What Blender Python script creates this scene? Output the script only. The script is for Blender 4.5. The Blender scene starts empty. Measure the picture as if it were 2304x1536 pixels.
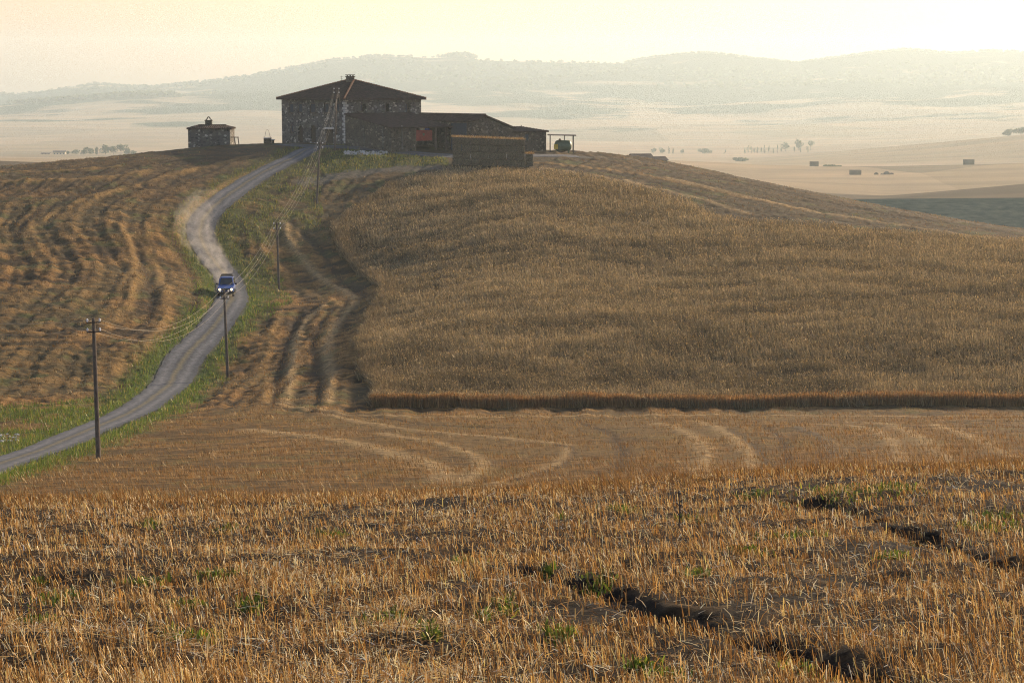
import bpy, math, random
import numpy as np
from mathutils import Vector, Matrix
random.seed(7); RNG = np.random.default_rng(11)
scn = bpy.context.scene
# ------------------------------------------------------------------ camera
FPX = 4200.0; CAMZ = 30.0; YH = 190.0
PITCH = math.atan((768 - YH) / FPX)
cam_d = bpy.data.cameras.new('camera'); cam = bpy.data.objects.new('camera', cam_d)
scn.collection.objects.link(cam); scn.camera = cam
cam.location = (0, 0, CAMZ); cam.rotation_euler = (math.pi / 2 - PITCH, 0, 0)
cam_d.sensor_width = 36; cam_d.lens = 36 * FPX / 2304; cam_d.clip_start = 0.5; cam_d.clip_end = 60000
# ------------------------------------------------------------------ light
SUN_AZ, SUN_EL = math.radians(42), math.radians(19)      # azimuth clockwise from +Y (view direction)
w = bpy.data.worlds.new('World'); scn.world = w; w.use_nodes = True
nt = w.node_tree; bg = nt.nodes['Background']
sky = nt.nodes.new('ShaderNodeTexSky'); sky.sky_type = 'NISHITA'; sky.sun_disc = False
sky.sun_elevation = SUN_EL; sky.sun_rotation = SUN_AZ
sky.altitude = 300; sky.air_density = 1.5; sky.dust_density = 2.0; sky.ozone_density = 1.5
tn = nt.nodes.new('ShaderNodeVectorMath'); tn.operation = 'MULTIPLY'; tn.inputs[1].default_value = (1.13, .97, 1.12); nt.links.new(sky.outputs[0], tn.inputs[0]); nt.links.new(tn.outputs[0], bg.inputs[0]); bg.inputs[1].default_value = 0.105
sd = bpy.data.lights.new('sun', 'SUN'); sd.energy = 5.0; sd.angle = math.radians(0.6); sd.color = (1.0, 0.78, 0.53)
so = bpy.data.objects.new('sun', sd); scn.collection.objects.link(so)
sv = Vector((math.sin(SUN_AZ) * math.cos(SUN_EL), math.cos(SUN_AZ) * math.cos(SUN_EL), math.sin(SUN_EL)))
so.rotation_euler = sv.to_track_quat('Z', 'Y').to_euler()
scn.view_settings.view_transform = 'Standard'; scn.view_settings.look = 'None'
scn.view_settings.exposure = 0.68; scn.view_settings.gamma = 1.0; scn.view_settings.use_curve_mapping = False
scn.cycles.max_bounces = 5; scn.cycles.diffuse_bounces = 2; scn.cycles.volume_bounces = 1
scn.cycles.transmission_bounces = 3; scn.cycles.transparent_max_bounces = 8; scn.cycles.use_denoising = True; scn.cycles.use_adaptive_sampling = False; scn.cycles.denoising_prefilter = 'NONE'; scn.cycles.denoiser = 'OPENIMAGEDENOISE'; scn.cycles.pixel_filter_type = 'BLACKMAN_HARRIS'; scn.cycles.filter_width = 1.1
HAZE_DENSITY = 1.55e-4; HAZE_COL = (0.76, 0.92, 0.97); HAZE_ANI = 0.36

# ------------------------------------------------------------------ helpers: objects
def link(o): scn.collection.objects.link(o); return o
def tag(o, label=None, cat=None, group=None, kind=None):
    if label: o['label'] = label
    if cat: o['category'] = cat
    if group: o['group'] = group
    if kind: o['kind'] = kind
    return o
def empty(name, loc, rz=0.0, label=None, cat=None, group=None):
    o = link(bpy.data.objects.new(name, None)); o.location = loc; o.rotation_euler = (0, 0, rz)
    o.empty_display_size = 0.3
    return tag(o, label, cat, group)
def copy_tree(o, parent=None):
    c = o.copy(); link(c)
    if parent is not None: c.parent = parent
    for ch in list(o.children): copy_tree(ch, c)
    return c
class MB:
    def __init__(s): s.v = []; s.f = []; s.m = []
    def face(s, pts, mi=0):
        n = len(s.v); s.v += [tuple(p) for p in pts]; s.f.append(tuple(range(n, n + len(pts)))); s.m.append(mi)
    def box(s, c, d, rz=0.0, mi=0, rx=0.0, ry=0.0):
        M = Matrix.Translation(c) @ Matrix.Rotation(rz, 4, 'Z') @ Matrix.Rotation(ry, 4, 'Y') @ Matrix.Rotation(rx, 4, 'X')
        n = len(s.v)
        for z in (-1, 1):
            for x, y in ((-1, -1), (1, -1), (1, 1), (-1, 1)):
                s.v.append(tuple(M @ Vector((x * d[0] / 2, y * d[1] / 2, z * d[2] / 2))))
        for q in ((0, 3, 2, 1), (4, 5, 6, 7), (0, 1, 5, 4), (1, 2, 6, 5), (2, 3, 7, 6), (3, 0, 4, 7)):
            s.f.append(tuple(n + i for i in q)); s.m.append(mi)
    def prism(s, poly, d, mi=0):          # poly: list of 3D points, d: extrusion vector
        n = len(s.v); k = len(poly); d = Vector(d)
        s.v += [tuple(Vector(p)) for p in poly] + [tuple(Vector(p) + d) for p in poly]
        s.f.append(tuple(n + i for i in range(k))); s.m.append(mi)
        s.f.append(tuple(n + k + i for i in reversed(range(k)))); s.m.append(mi)
        for i in range(k):
            j = (i + 1) % k; s.f.append((n + i, n + k + i, n + k + j, n + j)); s.m.append(mi)
    def tube(s, pts, r, seg=8, mi=0, cap=True):
        pts = [Vector(p) for p in pts]; rs = r if isinstance(r, (list, tuple)) else [r] * len(pts)
        n0 = len(s.v)
        for i, p in enumerate(pts):
            a = pts[max(i - 1, 0)]; b = pts[min(i + 1, len(pts) - 1)]
            t = (b - a).normalized(); up = Vector((0, 0, 1)) if abs(t.z) < .9 else Vector((1, 0, 0))
            x = t.cross(up).normalized(); y = x.cross(t)
            for k in range(seg):
                an = 2 * math.pi * k / seg
                s.v.append(tuple(p + (x * math.cos(an) + y * math.sin(an)) * rs[i]))
        for i in range(len(pts) - 1):
            for k in range(seg):
                k2 = (k + 1) % seg
                s.f.append((n0 + i * seg + k2, n0 + i * seg + k, n0 + (i + 1) * seg + k, n0 + (i + 1) * seg + k2)); s.m.append(mi)
        if cap:
            s.f.append(tuple(n0 + k for k in range(seg))); s.m.append(mi)
            s.f.append(tuple(n0 + (len(pts) - 1) * seg + k for k in reversed(range(seg)))); s.m.append(mi)
    def lathe(s, c, axis, prof, seg=16, mi=0):     # prof: (radius, offset along axis)
        c = Vector(c); t = Vector(axis).normalized()
        s.tube([c + t * o for r, o in prof], [max(r, .001) for r, o in prof], seg, mi)
    def build(s, name, mats, parent=None, smooth=False, bevel=0.0):
        me = bpy.data.meshes.new(name); me.from_pydata(s.v, [], s.f)
        mats = mats if isinstance(mats, (list, tuple)) else [mats]
        for m in mats: me.materials.append(m)
        if len(mats) > 1: me.polygons.foreach_set('material_index', s.m)
        if smooth: me.polygons.foreach_set('use_smooth', [True] * len(s.f))
        me.update(); o = link(bpy.data.objects.new(name, me))
        if parent is not None: o.parent = parent
        if bevel:
            b = o.modifiers.new('bevel', 'BEVEL'); b.width = bevel; b.segments = 2; b.limit_method = 'ANGLE'
        return o
def np_mesh(name, V, F, mats, cols=None, smooth=False):
    me = bpy.data.meshes.new(name); k = F.shape[1]
    me.vertices.add(len(V)); me.vertices.foreach_set('co', np.ascontiguousarray(V, dtype=np.float32).ravel())
    me.loops.add(F.size); me.loops.foreach_set('vertex_index', np.ascontiguousarray(F, dtype=np.int32).ravel())
    me.polygons.add(len(F)); me.polygons.foreach_set('loop_start', np.arange(0, F.size, k, dtype=np.int32))
    me.polygons.foreach_set('loop_total', np.full(len(F), k, dtype=np.int32))
    if smooth: me.polygons.foreach_set('use_smooth', np.ones(len(F), dtype=bool))
    me.materials.append(mats)
    if cols is not None:
        a = me.color_attributes.new('tint', 'FLOAT_COLOR', 'POINT')
        c4 = np.ones((len(V), 4), dtype=np.float32); c4[:, :3] = cols; a.data.foreach_set('color', c4.ravel())
    me.update(); me.validate()
    return link(bpy.data.objects.new(name, me))

# ------------------------------------------------------------------ helpers: noise
def _h(ix, iy, seed):
    ix = ix.astype(np.int64); iy = iy.astype(np.int64)
    n = (ix * 374761393 + iy * 668265263 + seed * 1442695041) & 0x7fffffff
    n = ((n ^ (n >> 13)) * 1274126177) & 0x7fffffff
    n = n ^ (n >> 16)
    return (n & 0xffff) / 65535.0
def vnoise(x, y, seed=0):
    x0 = np.floor(x); y0 = np.floor(y); fx = x - x0; fy = y - y0
    fx = fx * fx * (3 - 2 * fx); fy = fy * fy * (3 - 2 * fy)
    a = _h(x0, y0, seed); b = _h(x0 + 1, y0, seed); c = _h(x0, y0 + 1, seed); d = _h(x0 + 1, y0 + 1, seed)
    return (a + (b - a) * fx) * (1 - fy) + (c + (d - c) * fx) * fy
def fbm(x, y, seed=0, octv=4, gain=.5):
    t = 0; a = 1.0; s = 0
    for i in range(octv):
        t = t + a * vnoise(x * 2 ** i + 17.3 * i, y * 2 ** i - 9.1 * i, seed + i); s += a; a *= gain
    return t / s
def sstep(a, b, x):
    t = np.clip((x - a) / (b - a), 0, 1); return t * t * (3 - 2 * t)

# ------------------------------------------------------------------ helpers: reading a sight line as a direction
cp, sp = math.cos(PITCH), math.sin(PITCH)
def ray(px, py):
    a = (px - 1152) / FPX; b = -(py - 768) / FPX
    return a / (cp + b * sp), 1.0, (b * cp - sp) / (cp + b * sp)      # x/Y, 1, z/Y
def at(px, py, Y):
    r = ray(px, py); return Vector((r[0] * Y, Y, CAMZ + r[2] * Y))

# ------------------------------------------------------------------ terrain
ctrl = []
def col(px, lst):
    for y, Y in lst: ctrl.append(at(px, y, Y))
def row(Y, ys, xs=(0, 600, 1152, 1700, 2304)):
    for x, y in zip(xs, ys): ctrl.append(at(x, y, Y))
X7 = (-500, 0, 600, 1152, 1700, 2304, 2800)
row(17, (1545, 1540, 1536, 1536, 1536, 1530, 1525), X7)
row(26, (1320, 1315, 1312, 1300, 1290, 1280, 1275), X7)
row(36, (1205, 1198, 1195, 1183, 1155, 1125, 1110), X7)
row(44, (1150, 1140, 1135, 1115, 1083, 1052, 1040), X7)
row(56, (1160, 1150, 1143, 1122, 1090, 1060, 1048), X7)
row(74, (1135, 1125, 1118, 1098, 1064, 1040, 1030), X7)
row(90, (1090, 1075, 1060, 1045, 1025, 1005, 1000), X7)
row(104, (1048, 1040, 1012, 1000, 985, 975, 972), X7)
row(120, (1000, 985, 962, 955, 948, 942, 942), X7)
row(136, (935, 930, 915, 914, 914, 914, 918), X7)
for x in (-60, 0, 60): ctrl.append(Vector((x, -10, CAMZ - 1.7))); ctrl.append(Vector((x, 2, CAMZ - 1.75)))
for x in (-60, 0, 60): ctrl.append(Vector((x, -60, CAMZ - 3)))
col(2800, [(780, 150), (700, 165), (640, 182), (600, 205), (590, 225), (680, 270), (780, 320)])
col(2304, [(790, 150), (705, 164), (625, 181), (562, 202), (517, 226), (530, 250), (620, 290), (700, 330)])
col(1800, [(785, 152), (640, 178), (540, 202), (470, 226), (428, 250), (432, 272), (480, 310), (540, 350)])
col(1400, [(780, 153), (640, 180), (520, 206), (430, 230), (382, 250), (350, 276), (352, 292), (400, 330), (450, 370)])
col(1152, [(780, 153), (640, 180), (520, 205), (430, 228), (376, 250), (342, 268), (338, 290), (380, 330), (450, 370)])
col(780, [(785, 158), (655, 192), (560, 212), (465, 231), (380, 248), (345, 258), (326, 268), (322, 280), (350, 320), (430, 370)])
ctrl += [at(512, 852, 160), at(628, 655, 200), at(712, 462, 232), at(752, 340, 258)]
ctrl += [at(520, 760, 173), at(505, 667, 192), at(450, 560, 212), at(520, 450, 230), at(640, 370, 250), at(700, 334, 264)]
col(0, [(880, 148), (780, 164), (640, 189), (520, 213), (420, 238), (377, 260), (400, 300), (460, 340)])
col(300, [(880, 150), (780, 165), (640, 190), (520, 212), (420, 235), (351, 262), (355, 280), (410, 320), (470, 370)])
col(-500, [(880, 145), (780, 160), (640, 185), (520, 212), (450, 238), (420, 260), (460, 310), (510, 350)])
ctrl += [at(470, 329, 272), at(604, 323, 274)]
C = np.array([tuple(c) for c in ctrl]); NC = len(C)
def _U(r2): return np.where(r2 > 1e-9, r2 * np.log(np.maximum(r2, 1e-9)), 0.0)
S = 100.0
cx, cy = C[:, 0] / S, C[:, 1] / S
K = _U((cx[:, None] - cx) ** 2 + (cy[:, None] - cy) ** 2) + np.eye(NC) * 0.0006
P = np.stack([np.ones(NC), cx, cy], 1)
A = np.block([[K, P], [P.T, np.zeros((3, 3))]])
W = np.linalg.solve(A, np.concatenate([C[:, 2], np.zeros(3)]))
def tps(x, y):
    sh = np.shape(x); x = np.ravel(x) / S; y = np.ravel(y) / S; out = np.empty(len(x))
    for i in range(0, len(x), 60000):
        a = x[i:i + 60000, None]; b = y[i:i + 60000, None]
        out[i:i + 60000] = _U((a - cx) ** 2 + (b - cy) ** 2) @ W[:NC] + W[NC] + W[NC + 1] * a[:, 0] + W[NC + 2] * b[:, 0]
    return out.reshape(sh)
# far country: rows of (distance, elevation seen against the picture height) for a fan of directions
FX = np.array([-3000, -600, 0, 300, 600, 1152, 1500, 1700, 1980, 2304, 2900, 5500], float)
far_rows = [
 (330, [520, 470, 440, 430, 420, 420, 430, 460, 520, 620, 760, 700]),
 (380, [540, 520, 500, 490, 480, 480, 480, 490, 530, 560, 640, 600]),
 (450, [450, 420, 405, 400, 410, 425, 440, 450, 446, 444, 444, 450]),
 (520, [440, 410, 405, 405, 410, 420, 440, 455, 470, 472, 465, 450]),
 (600, [390, 372, 362, 372, 385, 400, 415, 435, 452, 440, 420, 420]),
 (700, [390, 376, 374, 378, 385, 400, 415, 440, 441, 409, 396, 400]),
 (800, [380, 370, 370, 374, 380, 395, 405, 412, 432, 428, 410, 400]),
 (1000, [375, 362, 360, 365, 370, 380, 380, 390, 392, 386, 380, 380]),
 (1120, [370, 358, 356, 360, 364, 370, 362, 371, 374, 363, 360, 365]),
 (1350, [365, 358, 356, 358, 362, 372, 372, 380, 384, 378, 375, 370]),
 (1900, [355, 348, 345, 344, 344, 350, 356, 356, 330, 300, 290, 330]),
 (2200, [345, 338, 335, 333, 332, 338, 345, 345, 338, 322, 310, 330]),
 (2800, [330, 320, 312, 308, 306, 312, 318, 318, 312, 300, 295, 315]),
 (3800, [290, 280, 270, 262, 262, 268, 272, 270, 262, 250, 250, 280]),
 (4600, [260, 246, 237, 217, 218, 222, 225, 222, 214, 205, 210, 240]),
 (5300, [255, 246, 240, 225, 190, 178, 180, 180, 176, 165, 175, 230])]
SKX = [-3000, -1200, -600, -200, 0, 60, 140, 230, 290, 360, 420, 480, 560, 640, 700, 750, 800, 850, 940, 975, 1050, 1085, 1200, 1390, 1430, 1480, 1560, 1610, 1660, 1780, 1850, 1930, 2020, 2070, 2120, 2210, 2304, 2500, 2900, 3600, 5500]
SKY_ = [250, 240, 225, 220, 211, 217, 205, 190, 195, 197, 190, 186, 176, 159, 149, 138, 133, 128, 131, 133, 128, 138, 141, 145, 137, 130, 122, 124, 131, 144, 134, 124, 114, 118, 123, 117, 121, 130, 150, 190, 230]
FD = np.array([r[0] for r in far_rows] + [6200, 7500], float)
def far_h(x, y):
    y = np.maximum(y, 50.0); px = x / y * FPX * cp + 1152    # near enough for the horizon band
    ys = [np.interp(px, FX, r[1]) for r in far_rows]
    sk = np.interp(px, SKX, SKY_); ys += [sk, sk + 60]
    ys = np.stack(ys); Z = -(ys - YH) / FPX * FD.reshape((-1,) + (1,) * np.ndim(x))
    t = np.interp(y, FD, np.arange(len(FD))); i = np.clip(t.astype(int), 0, len(FD) - 2)
    f = np.clip(t - i, 0, 1)
    z0 = np.take_along_axis(Z, i[None], 0)[0]; z1 = np.take_along_axis(Z, i[None] + 1, 0)[0]
    zm = np.take_along_axis(Z, np.maximum(i - 1, 0)[None], 0)[0]; z2 = np.take_along_axis(Z, np.minimum(i + 2, len(FD) - 1)[None], 0)[0]
    d = FD; h1 = d[i + 1] - d[i]
    m0 = (z1 - zm) / (d[i + 1] - d[np.maximum(i - 1, 0)]) * h1; m1 = (z2 - z0) / (d[np.minimum(i + 2, len(FD) - 1)] - d[i]) * h1
    f2 = f * f; f3 = f2 * f
    z = (2 * f3 - 3 * f2 + 1) * z0 + (f3 - 2 * f2 + f) * m0 * .7 + (-2 * f3 + 3 * f2) * z1 + (f3 - f2) * m1 * .7
    amp = sstep(1500, 5500, y)
    z = z + amp * (fbm(x / 420, y / 420, 5, 4) - .5) * 34 * (1 - sstep(5900, 6200, y)) + (fbm(x / 120, y / 120, 9, 3) - .5) * 3.0 * sstep(450, 900, y)
    return z + CAMZ
def baseH(x, y):
    x = np.asarray(x, float); y = np.asarray(y, float)
    t = sstep(300, 385, y); out = np.empty(np.shape(x)); m = y < 386
    if m.any(): out[m] = tps(x[m], y[m]) * (1 - t[m])
    if (~m).any(): out[~m] = 0
    m2 = y > 299
    if m2.any(): out[m2] = out[m2] + far_h(x[m2], y[m2]) * t[m2]
    return out
def ground_at(px, py, y0=12, y1=300):
    r = ray(px, py); Ys = np.linspace(y0, y1, 1500)
    d = CAMZ + r[2] * Ys - baseH(r[0] * Ys, Ys)
    k = np.where(d < 0)[0]
    i = k[0] if len(k) else int(np.argmin(d))
    Y = Ys[i]
    if len(k) and i > 0: Y = Ys[i - 1] + (Ys[i] - Ys[i - 1]) * d[i - 1] / (d[i - 1] - d[i])
    return Vector((r[0] * Y, Y, float(baseH(np.array([r[0] * Y]), np.array([Y]))[0])))
def wpoly(pts, y0=12): return np.array([tuple(ground_at(x, y, y0))[:2] for x, y in pts])
def smooth_line(P, k=10):
    P = np.asarray(P, float); out = []
    for i in range(len(P) - 1):
        a = P[max(i - 1, 0)]; b = P[i]; c = P[i + 1]; d = P[min(i + 2, len(P) - 1)]
        for t in np.arange(0, 1, 1 / k):
            out.append(.5 * ((2 * b) + (c - a) * t + (2 * a - 5 * b + 4 * c - d) * t * t + (3 * b - a - 3 * c + d) * t ** 3))
    out.append(P[-1]); return np.array(out)
def pl_dist(x, y, L):
    sh = np.shape(x); x = np.ravel(x).astype(np.float32); y = np.ravel(y).astype(np.float32)
    best = np.full(len(x), 1e9, np.float32)
    lo = L.min(0) - 45; hi = L.max(0) + 45
    m = (x > lo[0]) & (x < hi[0]) & (y > lo[1]) & (y < hi[1]); xs = x[m]; ys = y[m]; b = np.full(len(xs), 2500., np.float32)
    for (ax, ay), (bx, by) in zip(L[:-1], L[1:]):
        dx, dy = bx - ax, by - ay; q = np.float32(dx * dx + dy * dy + 1e-9)
        t = np.clip(((xs - ax) * dx + (ys - ay) * dy) / q, 0, 1)
        b = np.minimum(b, (xs - ax - t * dx) ** 2 + (ys - ay - t * dy) ** 2)
    best[m] = b
    return np.sqrt(np.minimum(best, 2500)).reshape(sh)
def in_poly(x, y, Pg):
    sh = np.shape(x); x = np.ravel(x); y = np.ravel(y); r = np.zeros(len(x), bool)
    m = (x > Pg[:, 0].min()) & (x < Pg[:, 0].max()) & (y > Pg[:, 1].min()) & (y < Pg[:, 1].max())
    xs = x[m]; ys = y[m]; q = np.zeros(len(xs), bool); k = len(Pg)
    for i in range(k):
        x1, y1 = Pg[i]; x2, y2 = Pg[(i + 1) % k]
        c = ((y1 > ys) != (y2 > ys)); 
        if y2 != y1: q ^= c & (xs < (x2 - x1) * (ys - y1) / (y2 - y1) + x1)
    r[m] = q; return r.reshape(sh)
def px_of(x, y, z):
    dz = z - CAMZ; f = y * cp - dz * sp
    return 1152 + FPX * x / f, 768 - FPX * (y * sp + dz * cp) / f

ROAD = smooth_line(wpoly([(-420, 1150), (-250, 1118), (-80, 1072), (0, 1044), (100, 1010), (200, 968), (300, 925), (365, 880), (405, 825), (450, 770),
    (495, 718), (522, 672), (514, 630), (486, 592), (462, 556), (452, 520), (466, 482), (508, 444), (560, 408), (620, 374), (670, 350), (705, 334), (735, 329)]), 6)
YARD = smooth_line(wpoly([(640, 325), (700, 329), (760, 331), (860, 338), (950, 347), (1020, 351), (1110, 352), (1230, 350), (1300, 352)]), 5)
PATH = smooth_line(wpoly([(690, 412), (740, 400), (800, 390), (880, 382), (960, 378), (1010, 380)]), 4)
WHEAT = wpoly([(835, 916), (1200, 917), (1700, 916), (2304, 916), (2800, 920), (3000, 700), (2800, 610), (2304, 552), (2000, 525), (1650, 500), (1480, 435),
    (1250, 392), (1010, 384), (880, 418), (850, 445), (790, 480), (748, 515), (752, 545), (775, 580), (805, 615), (862, 655), (848, 690), (828, 720), (814, 760), (806, 800), (814, 845), (850, 880)])
VERGE_L = wpoly([(-500, 960), (-200, 935), (0, 915), (150, 905), (260, 880), (330, 860), (360, 880), (300, 930), (200, 970), (0, 1045), (-500, 1160)])
KNOLL = wpoly([(705, 372), (740, 345), (790, 333), (900, 336), (1000, 350), (1012, 372), (900, 376), (800, 385), (730, 395)], 200)
ROUGH = wpoly([(512, 470), (600, 415), (690, 365), (730, 400), (720, 450), (740, 520), (640, 510), (610, 560), (640, 640), (660, 680), (600, 720), (560, 700), (560, 640), (500, 560)], 150)
def T(pts, w, h, c, k=5, y0=12): return (smooth_line(wpoly(pts, y0), k), w, h, c)
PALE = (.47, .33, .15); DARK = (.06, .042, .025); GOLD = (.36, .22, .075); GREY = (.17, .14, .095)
TRACKS = [
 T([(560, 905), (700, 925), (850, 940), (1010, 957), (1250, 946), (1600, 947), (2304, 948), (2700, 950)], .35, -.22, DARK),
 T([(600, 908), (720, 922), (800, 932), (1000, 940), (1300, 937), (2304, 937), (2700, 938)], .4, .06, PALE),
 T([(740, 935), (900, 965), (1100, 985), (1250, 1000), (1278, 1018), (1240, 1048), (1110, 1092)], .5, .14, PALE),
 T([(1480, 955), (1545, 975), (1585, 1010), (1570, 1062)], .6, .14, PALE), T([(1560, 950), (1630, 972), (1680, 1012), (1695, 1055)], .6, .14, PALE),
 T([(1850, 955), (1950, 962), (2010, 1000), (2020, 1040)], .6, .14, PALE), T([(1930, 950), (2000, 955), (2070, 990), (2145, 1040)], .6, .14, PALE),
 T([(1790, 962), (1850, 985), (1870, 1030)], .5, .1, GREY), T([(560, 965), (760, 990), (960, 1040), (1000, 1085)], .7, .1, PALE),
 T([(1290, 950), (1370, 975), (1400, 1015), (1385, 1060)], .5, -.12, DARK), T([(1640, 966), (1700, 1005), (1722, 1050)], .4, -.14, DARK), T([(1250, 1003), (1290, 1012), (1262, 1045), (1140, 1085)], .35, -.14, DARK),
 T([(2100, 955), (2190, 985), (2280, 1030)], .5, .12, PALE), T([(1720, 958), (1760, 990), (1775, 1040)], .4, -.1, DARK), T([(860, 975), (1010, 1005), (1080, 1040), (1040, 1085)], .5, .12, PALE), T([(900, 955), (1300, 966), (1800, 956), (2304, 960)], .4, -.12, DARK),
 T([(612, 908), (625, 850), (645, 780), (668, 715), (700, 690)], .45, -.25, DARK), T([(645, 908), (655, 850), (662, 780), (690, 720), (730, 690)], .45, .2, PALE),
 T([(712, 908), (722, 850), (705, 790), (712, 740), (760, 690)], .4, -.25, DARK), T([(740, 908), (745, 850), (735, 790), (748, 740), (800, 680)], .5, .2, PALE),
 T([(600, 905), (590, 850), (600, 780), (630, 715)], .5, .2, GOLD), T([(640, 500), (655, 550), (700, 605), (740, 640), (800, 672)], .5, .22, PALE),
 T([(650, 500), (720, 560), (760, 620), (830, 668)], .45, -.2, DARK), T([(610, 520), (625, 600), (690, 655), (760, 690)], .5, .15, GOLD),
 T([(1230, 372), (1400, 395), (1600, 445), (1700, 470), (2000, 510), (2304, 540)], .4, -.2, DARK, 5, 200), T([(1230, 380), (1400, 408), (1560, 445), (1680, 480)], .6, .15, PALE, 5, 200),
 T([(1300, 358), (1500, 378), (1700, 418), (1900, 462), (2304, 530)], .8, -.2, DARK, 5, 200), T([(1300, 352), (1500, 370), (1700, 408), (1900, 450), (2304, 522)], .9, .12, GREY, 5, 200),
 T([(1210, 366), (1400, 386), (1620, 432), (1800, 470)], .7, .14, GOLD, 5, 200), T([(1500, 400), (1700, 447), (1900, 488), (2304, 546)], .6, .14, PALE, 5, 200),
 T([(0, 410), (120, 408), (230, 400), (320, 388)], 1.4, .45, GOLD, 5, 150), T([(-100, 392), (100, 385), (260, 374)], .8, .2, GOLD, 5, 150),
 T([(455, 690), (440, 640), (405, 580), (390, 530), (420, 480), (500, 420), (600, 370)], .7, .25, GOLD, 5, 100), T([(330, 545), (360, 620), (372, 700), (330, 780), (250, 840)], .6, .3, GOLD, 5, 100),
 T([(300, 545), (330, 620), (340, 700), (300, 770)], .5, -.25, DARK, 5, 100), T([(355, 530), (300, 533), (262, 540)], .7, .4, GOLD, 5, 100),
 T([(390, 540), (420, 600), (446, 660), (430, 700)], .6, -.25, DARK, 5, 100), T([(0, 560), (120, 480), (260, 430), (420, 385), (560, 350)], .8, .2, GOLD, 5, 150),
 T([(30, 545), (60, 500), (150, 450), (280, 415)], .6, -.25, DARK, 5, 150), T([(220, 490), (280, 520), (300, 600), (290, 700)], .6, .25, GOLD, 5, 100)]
FURROWS = [smooth_line(wpoly(p), 5) for p in ([(1150, 1275), (1300, 1315), (1450, 1370), (1600, 1420), (1750, 1465), (1900, 1505), (2150, 1590)],
    [(1780, 1118), (1900, 1150), (2020, 1185), (2150, 1230), (2320, 1290)], [(960, 1258), (1010, 1240), (1060, 1225)])]
FSTRIP = [smooth_line(wpoly(p), 4) for p in ([(560, 1250), (760, 1330), (880, 1420), (960, 1540)], [(-100, 1440), (250, 1445), (520, 1470), (760, 1540)], [(900, 1150), (1000, 1160), (1080, 1180)])]
MOUND = tuple(ground_at(870, 357, 200))[:2]

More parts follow.
